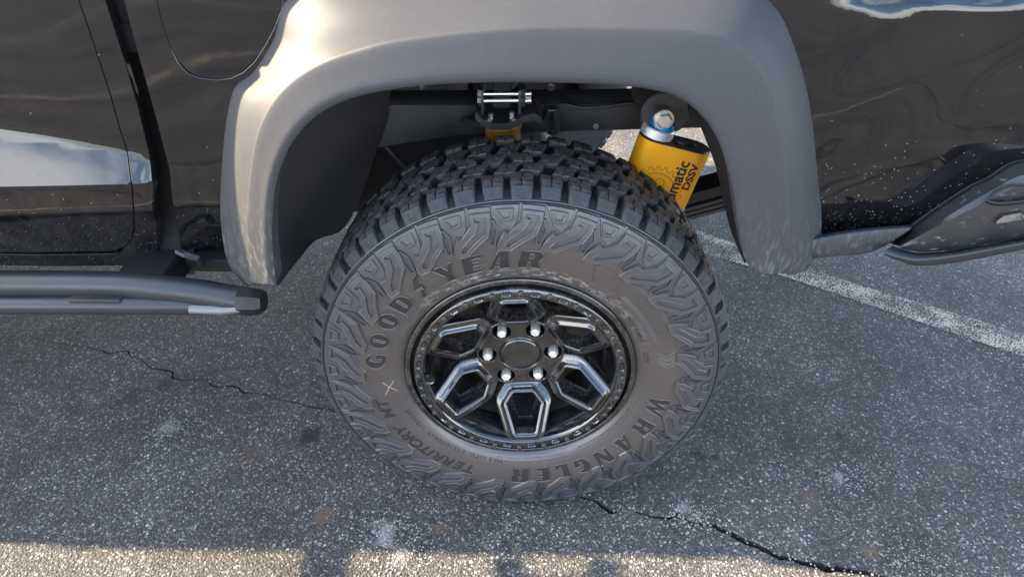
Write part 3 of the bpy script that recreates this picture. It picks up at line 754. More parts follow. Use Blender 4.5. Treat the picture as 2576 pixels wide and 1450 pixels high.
for i in range(24):
    a = R(90+i*15); o = bpy.data.objects.new('beadlock_bolt', bme); COL.objects.link(o); o.parent = rim; o.location = (.2125*math.cos(a), .0005, .2125*math.sin(a))
    o.rotation_euler = (0, rnd.uniform(0, 6), 0)
    o = bpy.data.objects.new('ring_slot', sme); COL.objects.link(o); o.parent = rim; o.rotation_euler = (0, R(7.5+i*15), 0); o.location = (0, -.0012, 0)
# ---- spokes: one 60 degree sector as a height field
def sdpoly(px, py, P_):
    d = 1e9; s = 1.0; n = len(P_); j = n-1
    for i in range(n):
        ex, ey = P_[j][0]-P_[i][0], P_[j][1]-P_[i][1]; wx, wy = px-P_[i][0], py-P_[i][1]
        t = max(0, min(1, (wx*ex+wy*ey)/(ex*ex+ey*ey))); bx, by = wx-ex*t, wy-ey*t
        d = min(d, bx*bx+by*by)
        c1, c2, c3 = py >= P_[i][1], py < P_[j][1], ex*wy > ey*wx
        if (c1 and c2 and c3) or (not c1 and not c2 and not c3): s = -s
        j = i
    return s*math.sqrt(d)
rd = .0125
SH = [(.0935+rd, -.0240+rd*.4), (.103+rd, -.0390+rd), (.120+.004, -.0455+rd), (.189-rd, -.0310+rd), (.189-rd, .0310-rd), (.120+.004, .0455-rd), (.103+rd, .0390-rd), (.0935+rd, .0240-rd*.4)]
def lerp_tab(t, x): return interp(t, x)[0]
INW = [(-.030, .046), (-.0185, .044), (-.0160, .040), (-.0110, .014), (-.0088, .0050), (-.0070, .0018), (-.0050, .0003), (-.0032, 0), (-.0015, .0006), (.0003, .0028), (.0022, .0056), (.0050, .0082), (.0085, .0098), (.0120, .0108), (.0160, .0130), (.0178, .020), (.0193, .034), (.0215, .037), (.03, .04)]
def spoke_h(r_, a):
    x, t = r_*math.cos(a), r_*math.sin(a)
    d = sdpoly(x, t, SH)-rd
    yl = .070+(.0135-.070)*(max(.08, x)-.091)/(.188-.091)
    ys = yl+lerp_tab(INW, d)
    hub = .0835+ (0 if r_ < .094 else (r_-.094)*1.2+((r_-.094)*9)**2)
    if r_ < .0475: hub = .0835+.004*(1-smooth01((r_-.0445)/.003))
    # lug pockets
    for sg in (-1, 1):
        lx, lt = .0712*math.cos(R(30)*sg), .0712*math.sin(R(30)*sg); dl = math.hypot(x-lx, t-lt)
        hub += .034*smooth01((.0200-dl)/.0032) if dl < .0200 else 0
    k_ = .004; hh = max(0, min(1, .5+.5*(hub-ys)/k_)); y = hub+(ys-hub)*hh-k_*hh*(1-hh)
    inl = False
    for sg in (-1, 1):
        lx, lt = .0712*math.cos(R(30)*sg), .0712*math.sin(R(30)*sg)
        if math.hypot(x-lx, t-lt) < .0165: inl = True
    if d < -.0045: y = ys
    hole = (d < -.0175 and .106 < x < .180) or (d > .0208 and r_ > .104) or (inl and y > .113)
    return y, hole
NR, NA = 190, 132
vs = []; keep = []
for i in range(NR+1):
    r_ = .0435+(.2020-.0435)*i/NR
    for k in range(NA+1):
        a = R(-30+60*k/NA); y, hole = spoke_h(r_, a); keep.append(not hole)
        if r_ > .196: y = max(y, .0125+.0*(r_-.196)) ; y = y+(.030-y)*smooth01((r_-.1985)/.0035)
        vs.append((r_*math.cos(a), y, r_*math.sin(a)))
fs = []
for i in range(NR):
    for k in range(NA):
        q = (i*(NA+1)+k, i*(NA+1)+k+1, (i+1)*(NA+1)+k+1, (i+1)*(NA+1)+k)
        if sum(keep[z_] for z_ in q) >= 3: fs.append(q)
sp = mk(vs, fs, True); sp.materials.append(M_RIMD)
if sum(p.normal.y for p in sp.polygons) > 0: sp.flip_normals()
bm = bmesh.new(); bm.from_mesh(sp); bmesh.ops.delete(bm, geom=[v for v in bm.verts if not v.link_faces], context='VERTS'); bm.to_mesh(sp); bm.free()
for i in range(6):
    o = bpy.data.objects.new('spoke', sp); COL.objects.link(o); o.parent = rim; o.rotation_euler = (0, -(R(30+60*i)+ROT), 0)
# lug nuts
nut = MB()
hexp = [(.0108*math.cos(R(60*k)), .0108*math.sin(R(60*k))) for k in range(6)]
MY = Matrix(((1, 0, 0, 0), (0, 0, 1, 0), (0, 1, 0, 0), (0, 0, 0, 1)))
nut.prism(hexp, MY, .115, .079, .0)
lv = [(.0108, .079), (.0100, .0755), (.0075, .0728), (.0030, .0718)]
for (ra, ya), (rb_, yb) in zip(lv, lv[1:]):
    nut.add([(ra*math.cos(R(60*k)), ya, ra*math.sin(R(60*k))) for k in range(6)]+[(rb_*math.cos(R(60*k)), yb, rb_*math.sin(R(60*k))) for k in range(6)], [(k, (k+1) % 6, 6+(k+1) % 6, 6+k) for k in range(6)])
nut.add([(.0030*math.cos(R(60*k)), .0718, .0030*math.sin(R(60*k))) for k in range(6)], [(0, 1, 2, 3, 4, 5)])
nme = nut.mesh(True, 20); nme.materials.append(M_CHROME)
for i in range(6):
    a = R(60*i)+ROT; o = bpy.data.objects.new('lug_nut', nme); COL.objects.link(o); o.parent = rim; o.location = (.0712*math.cos(a), 0, .0712*math.sin(a)); o.rotation_euler = (0, rnd.uniform(0, 1), 0)
mb = MB(); mb.lathe([(0, .0782), (.030, .0785), (.038, .0792), (.0412, .0806), (.0428, .083), (.0435, .090)], 64)
cap = mb.build('centre_cap', rim_mat('scuffed_cap', .0, .16, .14), rim)
k = MB()
for x, z_ in ((-.004, .036), (.003, .0365)): k.box((x, .0785, z_), (.004, .0012, .004), .0004)
k.box((0, .0788, .0335), (.012, .0008, .0015))
k.build('cap_mark', M_INK, rim)
mb = MB(); mb.lathe([(.0438, .0825), (.0448, .0815), (.0462, .0822), (.0468, .0845)], 64); mb.build('cap_seat', M_RIM, rim)
# valve stem near the left of the ring
k = MB(); va = R(-176.5); vp = Vector((.193*math.cos(va), .030, .193*math.sin(va)))
k.tube([vp+Vector((0, .02, 0)), vp+Vector((.003, -.004, -.002))], .0042, 10); k.tube([vp+Vector((.003, -.004, -.002)), vp+Vector((.0045, -.014, -.003))], .0033, 10)
k.build('valve_stem', M_INK, rim)
k = MB(); k.lathe([(.0, .02), (.011, .021), (.013, .016), (.015, .0145)], 20, Matrix.Translation((.1945*math.cos(va), 0, .1945*math.sin(va)-.003))); k.build('valve_recess', M_RIM, rim)
# ---- brake disc and caliper behind the spokes
mb = MB(); mb.lathe([(.045, .13), (.088, .13), (.090, .150), (.098, .156), (.168, .156), (.170, .158), (.170, .182), (.09, .182)], 96)
bd = mb.build('brake_disc', M_DISC, truck); bd.location = (0, 0, ZC)
k = MB()
for a in range(58, 100, 14): k.box((.155*math.cos(R(a-25)), .155, .155*math.sin(R(a-25))), (.05, .07, .045), .006, Matrix.Rotation(-R(a-25-90), 3, 'Y'))
cal = k.build('brake_caliper', plain('dusty_caliper', (.10, .09, .08), .6, metal=.3), truck); cal.location = (0, 0, ZC)
mb = MB(); mb.lathe([(.0, .19), (.178, .19)], 48); bp_ = mb.build('backing_plate', M_CAVITY, truck); bp_.location = (0, 0, ZC)
mb = MB(); mb.tube([(0, .2, ZC), (0, 1.7, ZC)], .045, 20); mb.build('rear_axle', M_FRAME, truck)
mb = MB(); mb.lathe([(0, -.13), (.08, -.12), (.13, -.06), (.14, 0), (.13, .06), (.08, .12), (0, .13)], 24, Matrix.Translation((0, 1.0, ZC))); mb.build('differential', M_FRAME, truck)
# ---- far rear tyre and the two front tyres (simple joined tread)
def simple_tyre(x, y, name, flip):
    k = MB(); pr = [(.23, .05)]+SIDE[1:]+[(.415, .02), (.4235, .05), (.4265, YC)]; pr = pr+[(a, 2*YC-b) for a, b in pr[::-1][1:]]
    k.lathe(pr, 96)
    for i in range(NB):
        Rm = Matrix.Rotation(i*2*math.pi/NB, 4, 'Y')
        for row in (0, 1, 2, 3, 4):
            v_, f_ = blocks[row][i % 2]; k.add([Rm @ q for q in v_], f_)
    k.lathe([(0, .06), (.2, .05), (.235, .04)], 48)
    me = mk(k.v, k.f, False); me.materials.append(M_TREAD)
    o = obj(name, me, truck); o.location = (x, y+(2*YC if flip else 0), ZC)
    if flip: o.rotation_euler = (0, 0, math.pi)
    return o
ft = simple_tyre(.0, 1.72, 'tyre', True)
for x, y, fl in ((-3.27, 0.0, False), (-3.27, 1.72, True)):
    o = bpy.data.objects.new('tyre', ft.data); COL.objects.link(o); o.parent = truck; o.location = (x, y+(2*YC if fl else 0), ZC); o.rotation_euler = (0, 0, math.pi if fl else 0)

#@@BODY
# ------------------------------------------------------------------ body panels
YB = .088
def surf(x, z):
    y = YB
    left = smooth01((-.42-x)/.5)
    # crease that swells out low on the door and fades backwards
    s = smooth01((-.60-x)/.34)
    s = smooth01((-.625-x)/.07); L_s = .025+.098*max(0, min(1, (-.64-x)/.36))**.55; q_ = (z-.834)/L_s
    amp = s*.44*L_s/2
    h_ = 0 if q_ >= 1 else ((1-q_)**2/.5 if q_ > .75 else .125+(.75-q_)) if q_ > 0 else .875-.10*smooth01((.834-z)/.06)
    y -= s*.40*L_s*h_
    # tuck-under towards the sill
    t = max(0, .790-z); y += (.50*t*t/.05 if t < .025 else .50*(t-.0125))*(1 if x < .3 else .8)+.03*t
    # gentle crown and long waves of the pressed sheet
    y += .020*((z-.98)/.5)**2
    if x > .40:
        e = smooth01((x-.44)/.12)
        y += e*(.0020*math.sin((z-.8)*17+x*3)+.0022*math.sin(x*16+z*7)+.0011*math.sin(z*38-x*24))
        if x > .502: y += (x-.502)*.022+.01*(x-.502)**2
        zt = 1.128+.005*math.sin(x*19)+.004*math.sin(x*41); dz_ = z-zt
        if dz_ > 0: y += e*(.40*(dz_-.006) if dz_ > .012 else .40*dz_*dz_/.024)
    else:
        y += .0012*math.sin(x*9+z*13)
    return y
def panel(name, pts, mat, parent=truck, holes=(), step=.014, hem=.018, dy=0.0, flange=True):
    # pts: photo-plane points (px,py) or world ('w', x, z)
    def wp(p):
        if p[0] == 'w': return (p[1], p[2])
        Y = YB
        for _ in range(4):
            q = on_y(p[0], p[1], Y); Y = surf(q.x, q.z)+dy
        return (q.x, q.z)
    def dens(poly):
        out = []
        for i, a in enumerate(poly):
            b = poly[(i+1) % len(poly)]; n = max(1, int(math.hypot(b[0]-a[0], b[1]-a[1])/.012))
            out += [(a[0]+(b[0]-a[0])*k/n, a[1]+(b[1]-a[1])*k/n) for k in range(n)]
        return out
    P_ = dens([wp(p) for p in pts]); H_ = [dens([wp(p) for p in h]) for h in holes]
    co = [Vector(p) for p in P_]; ed = [(i, (i+1) % len(P_)) for i in range(len(P_))]
    for h in H_:
        k = len(co); co += [Vector(p) for p in h]; ed += [(k+i, k+(i+1) % len(h)) for i in range(len(h))]
    nb = len(co)
    xs = [p[0] for p in P_]; zs = [p[1] for p in P_]
    x = min(xs)+step/2
    ints = []
    while x < max(xs):
        st_ = step
        z_ = min(zs)+step/2
        while z_ < max(zs):
            if inpoly(x, z_, P_) and not any(inpoly(x, z_, h) for h in H_): ints.append((x, z_))
            z_ += st_
        x += st_
    if min(xs) < -.6:
        for zc2 in (.8325, .8355):
            x = max(min(xs), -2.0)+.004
            while x < min(max(xs), -.6):
                if inpoly(x, zc2, P_) and not any(inpoly(x, zc2, h) for h in H_): ints.append((x, zc2))
                x += .011
        ints = [p for p in ints if p[1] in (.8325, .8355) or abs(p[1]-.834) > .004]
    # keep interior points off the border
    cell = {}
    for p in co: cell.setdefault((int(p.x/.01), int(p.y/.01)), []).append(p)
    for p in ints:
        cx, cz = int(p[0]/.01), int(p[1]/.01); ok = True
        for ax in (-1, 0, 1):
            for az in (-1, 0, 1):
                for q in cell.get((cx+ax, cz+az), ()):
                    if (q.x-p[0])**2+(q.y-p[1])**2 < .005**2: ok = False
        if ok: co.append(Vector(p))
    V_, E_, F_, *_r = delaunay_2d_cdt(co, ed, [], 1, 1e-7)
    keepf = []
    for f in F_:
        cx = sum(V_[i].x for i in f)/3; cz = sum(V_[i].y for i in f)/3
        if any(inpoly(cx, cz, h) for h in H_): continue
        keepf.append(tuple(f))
    vs = [Vector((p.x, surf(p.x, p.y)+dy, p.y)) for p in V_]
    def nrm(x, z):
        e = .001; return Vector((-(surf(x+e, z)-surf(x-e, z))/(2*e), 1, -(surf(x, z+e)-surf(x, z-e))/(2*e))).normalized()*-1
    ns = [nrm(p.x, p.y) for p in V_]
    fs = list(keepf)
    if flange:
        cnt = {}
        for f in keepf:
            for i in range(3):
                e = (f[i], f[(i+1) % 3]); key = tuple(sorted(e)); cnt.setdefault(key, []).append(e)
        bed = [v[0] for v in cnt.values() if len(v) == 1]; nx = {}; outd = {}
        for a, b in bed:
            t = (V_[b]-V_[a]); 
            if t.length < 1e-9: continue
            t = t.normalized(); o_ = Vector((t.y, -t.x))
            for q in (a, b): outd[q] = outd.get(q, Vector((0, 0)))+o_
        # check outward sign by testing one
        lay = {}
        for q, o_ in outd.items():
            o_ = o_.normalized() if o_.length > 0 else Vector((0, 0)); p = V_[q]
            test = p+o_*.003
            if inpoly(test.x, test.y, P_) and not any(inpoly(test.x, test.y, h) for h in H_): o_ = -o_
            ids = []
            for s_, (d1, d2) in enumerate(((.0009, .0005), (.0016, .0018), (.0018, hem))):
                vs.append(Vector((p.x+o_.x*d1, surf(p.x, p.y)+dy+d2, p.y+o_.y*d1))); k_ = [.5, .9, 1.0][s_]
                ns.append((ns[q]*(1-k_)+Vector((o_.x, 0, o_.y))*k_).normalized()); ids.append(len(vs)-1)
            lay[q] = ids
        for a, b in bed:
            if a not in lay or b not in lay: continue
            ca = [a]+lay[a]; cb = [b]+lay[b]
            for s_ in range(3): fs.append((ca[s_+1], cb[s_+1], cb[s_], ca[s_]))
    me = bpy.data.meshes.new(name); me.from_pydata(vs, [], fs); me.update()
    # orient towards the viewer side (-Y)
    if sum(me.polygons[i].normal.y*me.polygons[i].area for i in range(len(keepf))) > 0: me.flip_normals()
    me.polygons.foreach_set('use_smooth', [True]*len(me.polygons))
    me.normals_split_custom_set_from_vertices([tuple(n_) for n_ in ns])
    return obj(name, me, parent, mat)
door_r = [(170, -90), (195, 0), (222, 80), (247, 155), (275, 240), (300, 330), (320, 410), (329, 470), (334, 530), (334, 575), (326, 605), (308, 622), (285, 630)]
def shift(pts, dx, dy=0): return [(x+dx, y+dy) for x, y in pts]
panel('rear_door', [('w', -2.0, 1.30), ('w', -.86, 1.30)]+door_r+[(0, 634), ('w', -2.0, .672)], M_PAINT)
panel('cab_corner', [('w', -.83, 1.30)]+[(249, -60), (262, 0), (300, 120), (345, 270), (370, 375), (384, 470), (392, 560), (396, 640), (392, 668), (340, 671)]+[(300, 668), (300, 640)]+shift(door_r[::-1], 6, 1)[1:]+[('w', -.853, 1.30)], M_PAINT)
panel('rocker_sill', [(298, 640), (298, 668), (0, 668), ('w', -3.0, .628), ('w', -3.0, .664), (0, 641)], M_PAINT, hem=.05)
panel('front_door', [('w', -3.0, 1.30), ('w', -2.006, 1.30), ('w', -2.006, .672), ('w', -3.0, .672)], M_PAINT, step=.03)
fuel = [(395, -120), (391, 0), (405, 60), (425, 118), (447, 160), (472, 186), (505, 199), (545, 203), (580, 199), (612, 184), (640, 158), (668, 116), (692, 70), (708, 25), (716, -40), (720, -120)]
fin = [(x+(4.5 if x < 500 else -4.5 if x > 580 else 0), y-(4.5 if 430 < x < 660 else 0)) for x, y in fuel]
archcut = [(640, 700), (600, 600), (600, 480), (610, 350), (640, 260), (700, 170), (790, 95), (900, 50), (1290, 10), (1650, 5), (1850, 50), (1950, 150), (1990, 280), (2010, 420), (2015, 560), (2005, 640)]
bumper_edge = [(2040, 640), (2100, 625), (2290, 590), (2320, 600), (2400, 640)]
panel('bed_side', [('w', -.790, 1.30)]+[(299, -60), (313, 0), (350, 140), (395, 300), (428, 430), (443, 530), (452, 600), (456, 632), (520, 650), (590, 668)]+archcut+bumper_edge+[('w', 1.0, .70), ('w', 1.0, 1.30)], M_PAINT, holes=[fuel])
panel('fuel_flap', fin, M_PAINT, dy=.0012)
# dark gap filler between cab and bed
k = MB()
gl = [on_y(x, y, .155) for x, y in ((225, -140), (262, 0), (345, 270), (384, 470), (400, 690))]; gr_ = [on_y(x, y, .155) for x, y in ((330, -140), (360, 0), (440, 270), (480, 470), (490, 690))]
k.add([p for a in zip(gl, gr_) for p in a], [(2*i, 2*i+1, 2*i+3, 2*i+2) for i in range(4)]); k.build('cab_gap_seal', M_RUBTRIM, truck)
# shells that close the truck off behind the visible skin
k = MB(); k.box((-2.0, 1.02, .98), (2.35, 1.70, .62), .03); k.build('cab_lower', M_RUBTRIM, truck)
k = MB()
vs = []
for x0, x1, y0, y1, z_ in ((-3.2, -.86, .13, 1.90, 1.31), (-2.6, -1.0, .30, 1.74, 1.86)):
    vs += [(x0, y0, z_), (x1, y0, z_), (x1, y1, z_), (x0, y1, z_)]
k.add(vs, [(0, 1, 5, 4), (1, 2, 6, 5), (2, 3, 7, 6), (3, 0, 4, 7)]); k.build('cab_glass', M_GLASS, truck)
k = MB(); k.box((-1.80, 1.02, 1.88), (1.75, 1.5, .06), .02); k.build('cab_roof', M_PAINT, truck)
k = MB(); k.box((.22, 1.02, 1.20), (2.05, 1.80, .22), .02); k.build('bed_tub', M_RUBTRIM, truck)
k = MB(); k.box((.22, 1.90, 1.0), (2.05, .06, .5), .02); k.build('far_bed_side', M_PAINT, truck)
k = MB(); k.box((-4.0, 1.02, .98), (1.6, 1.80, .50), .05); k.build('bonnet', M_PAINT, truck)
k = MB()
for yy in (.0, 1.93):
    k.lathe([(.50, -.03), (.62, -.03), (.63, .08)], 24, Matrix.Translation((-3.27, yy+(.10 if yy > 1 else 0), .50)), R(-10), R(190))
k.build('front_flare', M_FLARE, truck)
# ---- wheel flare
O_ = [(622, 708), (583, 662), (564, 590), (557, 480), (565, 340), (588, 226), (640, 178), (690, 95), (722, 0), (850, -60), (1290, -80), (1640, -80), (1850, -50), (1950, 20), (1998, 120), (2030, 235), (2053, 400), (2062, 520), (2056, 620), (2022, 674)]
C_ = [(640, 712), (626, 650), (620, 560), (627, 450), (643, 350), (672, 275), (722, 212), (790, 165), (880, 130), (1010, 98), (1290, 68), (1600, 66), (1780, 80), (1880, 125), (1935, 205), (1963, 305), (1983, 440), (1988, 560), (1975, 645), (1955, 686)]
L_ = [(694, 717), (686, 640), (684, 560), (692, 470), (715, 395), (750, 337), (800, 288), (870, 252), (960, 229), (1100, 212), (1290, 207), (1500, 211), (1620, 222), (1700, 243), (1760, 285), (1805, 350), (1838, 450), (1855, 560), (1872, 645), (1900, 687)]
SUB = 7
O2, C2_, L2 = catmull(O_, SUB), catmull(C_, SUB), catmull(L_, SUB)
sec = []
cen = Vector((0, 0, .62))
for i, (a, b, c_) in enumerate(zip(O2, C2_, L2)):
    t = i/(len(O2)-1)
    A = on_y(*a, YB+.002); B = on_y(*b, -.006); Cc = on_y(*c_, -.022)
    if A.z > .80: A.y = surf(A.x, A.z)+.001
    out = (Cc-cen); out.y = 0; out.normalize()
    A0 = A+Vector((0, .02+.10*max(0, min(1, (.84-A.z)/.08)), 0))
    A1 = A.lerp(B, .12)+Vector((0, -.010, 0))
    m1 = A.lerp(B, .55)+Vector((0, -.012, 0)); m2 = B.lerp(Cc, .5)+Vector((0, -.005, 0))
    B1 = B.lerp(A, .10)+Vector((0, -.003, 0)); B2 = B.lerp(Cc, .08)+Vector((0, -.003, 0))
    L1 = Cc+out*.010+Vector((0, -.0035, 0)); L3 = Cc+out*.001+Vector((0, .006, 0)); L4 = Cc+out*.004+Vector((0, .05, 0)); L5 = Cc+out*.02+Vector((0, .09, 0))
    sec.append(catmull([tuple(q) for q in (A0, A, A1, m1, B1, B, B2, m2, L1, Cc, L3, L4, L5)], 3))
ns_ = len(sec[0]); vs = [p for s in sec for p in s]
fs = [(i*ns_+k, i*ns_+k+1, (i+1)*ns_+k+1, (i+1)*ns_+k) for i in range(len(sec)-1) for k in range(ns_-1)]
fs.append(tuple(range(ns_))); fs.append(tuple((len(sec)-1)*ns_+k for k in range(ns_)))
fl = obj('wheel_flare', fixn(mk(vs, fs, True)), truck, M_FLARE)
# rear valance strip that runs on from the flare
def strip(name, rows, mat, cap=True, sub=5, cs=3, ang=None):
    rr = [catmull([tuple(q) for q in r_], sub) for r_ in rows]; secs = [catmull([tuple(q[i]) for q in rr], cs) if cs > 1 else [tuple(q[i]) for q in rr] for i in range(len(rr[0]))]
    m_ = len(secs[0]); v_ = [p for s in secs for p in s]; f_ = [(i*m_+k, i*m_+k+1, (i+1)*m_+k+1, (i+1)*m_+k) for i in range(len(secs)-1) for k in range(m_-1)]
    return obj(name, fixn(mk(v_, f_, True, None, ang)), truck, mat)
YO = 0.0
def yrow(pts, Y): return [on_y(p[0], p[1], Y+YO) for i, p in enumerate(pts)]
strip('rear_valance', [yrow([(2035, 596), (2110, 582), (2200, 571), (2289, 565)], .115), yrow([(2035, 600), (2110, 586), (2200, 575), (2289, 569)], .060), yrow([(2035, 612), (2110, 598), (2200, 587), (2289, 576)], .048), yrow([(2035, 640), (2110, 632), (2190, 628), (2245, 606)], .052), yrow([(2035, 652), (2100, 644), (2180, 637), (2240, 610)], .070), yrow([(2035, 650), (2100, 642), (2180, 633), (2240, 606)], .12)], M_FLARE)
# ---- rear bumper corner
YO = .030
edge = [(2243, 613), (2300, 566), (2370, 516), (2440, 471), (2489, 448), (2530, 420), (2575, 405), (2700, 390)]
ridge = [(2262, 619), (2335, 573), (2405, 530), (2470, 492), (2510, 470), (2545, 450), (2590, 438), (2700, 432)]
bot = [(2262, 624), (2318, 634), (2400, 627), (2480, 614), (2540, 605), (2575, 599), (2620, 592), (2700, 580)]
mid = [((a[0]+b[0])/2+4, (a[1]+b[1])/2) for a, b in zip(ridge, bot)]
strip('bumper_corner', [yrow(edge, .10), yrow(edge, .062), yrow([((a[0]*.8+b[0]*.2), (a[1]*.8+b[1]*.2)) for a, b in zip(edge, ridge)], .040), yrow(ridge, .012), yrow([((a[0]*.85+b[0]*.15), (a[1]*.85+b[1]*.15)) for a, b in zip(ridge, bot)], .004), yrow(mid, .002), yrow(bot, .006), yrow(bot, .04)], M_BUMP, cs=1, ang=18)
strip('bumper_seal', [yrow([(x-8, y-7) for x, y in edge], .085), yrow([(x-6, y-5) for x, y in edge], .070), yrow(edge, .066), yrow(edge, .09)], M_RUBTRIM)
tb = [(2221, 634), (2262, 645), (2312, 652), (2400, 642), (2480, 628), (2575, 610), (2700, 590)]
tt = [(2244, 617), (2275, 628), (2316, 635), (2400, 629), (2480, 615), (2575, 599), (2700, 578)]
tl = [(2223, 640), (2265, 657), (2312, 668), (2400, 660), (2480, 646), (2575, 627), (2700, 604)]
strip('bumper_skid_bar', [yrow(tt, .06), yrow([(x, y+2) for x, y in tt], .012), yrow([((a[0]+b[0])/2, (a[1]+b[1])/2) for a, b in zip(tt, tb)], -.012), yrow(tb, -.020), yrow([((a[0]+b[0])/2, (a[1]+b[1])/2) for a, b in zip(tl, tb)], -.020), yrow(tl, -.010), yrow(tl, .06)], M_SLIDER)
# step pad recess on the bumper
strip('bumper_step_lip', [yrow([(2478, 500), (2500, 506), (2540, 505), (2600, 498), (2700, 490)], .001), yrow([(2478, 502), (2500, 509), (2540, 508), (2600, 501), (2700, 493)], -.010), yrow([(2478, 506), (2500, 515), (2540, 514), (2600, 508), (2700, 500)], -.006), yrow([(2478, 508), (2500, 519), (2540, 518), (2600, 512), (2700, 504)], .006)], M_SLIDER)
strip('bumper_step_brow', [yrow([(2486, 498), (2506, 478), (2535, 466), (2575, 462), (2700, 458)], .006), yrow([(2489, 499), (2508, 481), (2536, 469), (2575, 465), (2700, 461)], -.006), yrow([(2492, 500), (2511, 485), (2538, 474), (2575, 470), (2700, 466)], .010)], M_SLIDER)
# badge with raised letters
bc = on_y(2534, 546, .031); bxv = (on_y(2562, 541, .03)-on_y(2506, 551, .03)); bl_ = bxv.length; bxv.normalize(); bzv = Vector((0, -.15, 1)); bzv = (bzv-bxv*bzv.dot(bxv)).normalized(); byv = bxv.cross(bzv)
BM = Matrix(((bxv.x, bzv.x, -byv.x, bc.x), (bxv.y, bzv.y, -byv.y, bc.y-.002), (bxv.z, bzv.z, -byv.z, bc.z), (0, 0, 0, 1)))
if (BM.to_3x3() @ Vector((0, 0, 1))).y > 0: BM = BM @ Matrix.Scale(-1, 4, (0, 0, 1))
hw, hh = bl_/2, .0075
par = lambda g_: [(-hw+g_*.6, -hh+g_), (hw-.008-g_, -hh+g_), (hw-g_*.6, hh-g_), (-hw+.008+g_, hh-g_)]
k = MB(); k.prism(par(-.002), BM, -.004, .0015, .0005); bdg = k.build('maker_badge', M_BUMP, truck)
k = MB(); k.prism(par(.0), BM, .0015, .0026, .0004); k.build('badge_plate', plain('badge_grey', (.16, .155, .15), .5), truck)
tv, tf = text_mesh('AEV', .013, .001, .0003, .15, 1.2); k = MB(); k.add([BM @ Vector((v.x+.001, v.y-.0045, v.z+.0026)) for v in tv], tf)
k.relief([[(-.021, -.0045), (-.017, -.0042), (-.014, -.001), (-.011, -.0045), (-.008, -.0045), (-.006, 0), (-.003, .001), (-.004, .004), (-.009, .0045), (-.012, .0058), (-.016, .003), (-.019, .0005)]], lambda x, y, h: BM @ Vector((x, y, h+.0026)), .0008, 0)
k.build('badge_letters', M_ZINC, truck)

# ---- rock slider
def px_path(pts, sub=5): return catmull([tuple(on_y(p[0], p[1], p[2])) for p in pts], sub)
start = on_y(0, 714, .035); up = [tuple(start+Vector((-2.2, 0, 0)))]+px_path([(0, 714, .035), (150, 714, .035), (300, 716, .033), (400, 724, .028), (500, 736, .022), (570, 748, .016), (620, 756, .012)])
sl_ = bpy.data.objects.new('side_step', None); COL.objects.link(sl_); sl_.parent = truck
k = MB(); k.tube(up, .0268, 24); k.build('upper_tube', M_SLIDER, sl_)
s2 = on_y(0, 766, .008); lo = [tuple(s2+Vector((-2.2, 0, 0)))]+px_path([(0, 766, .008), (200, 766, .008), (400, 767, .009), (520, 767, .011), (606, 764, .013)])
k = MB(); k.tube(lo, .0185, 20); k.build('lower_tube', M_SLIDER, sl_)
k = MB(); e0, e1 = on_y(606, 755, .010), on_y(664, 758, .008); k.tube([e0, e0.lerp(e1, .25), e0.lerp(e1, .8), e1], [.0285, .0290, .0265, .0210], 7); k.build('end_cap', plain('gloss_black_cap', (.008, .008, .009), .45, ior=1.45), sl_)
k = MB(); k.tube([on_y(478, 777, -.008), on_y(560, 779, -.008), on_y(604, 774, -.008)], .0085, 8); k.build('weld_seam', M_WELD, sl_)
k = MB(); a, b = on_y(205, 752, .014), on_y(298, 757, .012); k.box((a+b)/2+Vector((0, 0, -.004)), ((b-a).length, .03, .012), .003); k.build('step_plate', M_WELD, sl_)
k = MB(); k.box(on_y(255, 745, .02), (.10, .05, .02), .003); k.build('step_web', M_SLIDER, sl_)
for px in (372, -300):
    k = MB(); c_ = on_y(px, 690, .09); k.box(c_+Vector((0, .09, -.01)), (.095, .26, .06), .006); k.build('bracket', M_RUBTRIM, sl_)
k = MB(); k.tube([on_y(449, 632, .12), on_y(470, 641, .105), on_y(495, 646, .105), on_y(508, 662, .12)], .0085, 8); k.build('pinch_bracket', M_SLIDER, truck)
k = MB(); p0, p1 = on_y(462, 640, .13), on_y(590, 664, .13); k.box((p0+p1)/2+Vector((0, .03, -.016)), ((p1-p0).length, .06, .03), .003); k.build('bed_lower_rail', M_RUBTRIM, truck)

# ------------------------------------------------------------------ inside the arch
INN = []
def rid(i, n): return i/(n-1)
n = len(L2); rows = []
leftInner = [(700, 720, .10), (745, 660, .16), (795, 604, .26), (860, 578, .32), (905, 500, .38), (940, 400, .41), (975, 300, .42), (985, 225, .42), (1050, 150, .45), (1150, 100, .45), (1290, 80, .45), (1450, 90, .45), (1600, 120, .44), (1700, 190, .36), (1738, 262, .30), (1768, 335, .26), (1800, 420, .24), (1818, 500, .22), (1838, 580, .17), (1872, 662, .10)]
LI = catmull(leftInner, SUB)
for i in range(n):
    Cc = on_y(*L2[i], -.022); out = (Cc-cen); out.y = 0; out.normalize()
    a = Cc+out*.016+Vector((0, .075, 0)); b = on_y(LI[i][0], LI[i][1], LI[i][2])
    rows.append([a, a.lerp(b, .33)+out*.012, a.lerp(b, .66)+out*.012, b])
vs = [p for r_ in rows for p in r_]; fs = [(i*4+k, i*4+k+1, (i+1)*4+k+1, (i+1)*4+k) for i in range(n-1) for k in range(3)]
obj('wheelhouse_liner', fixn(mk(vs, fs, True)), truck, M_LINER)
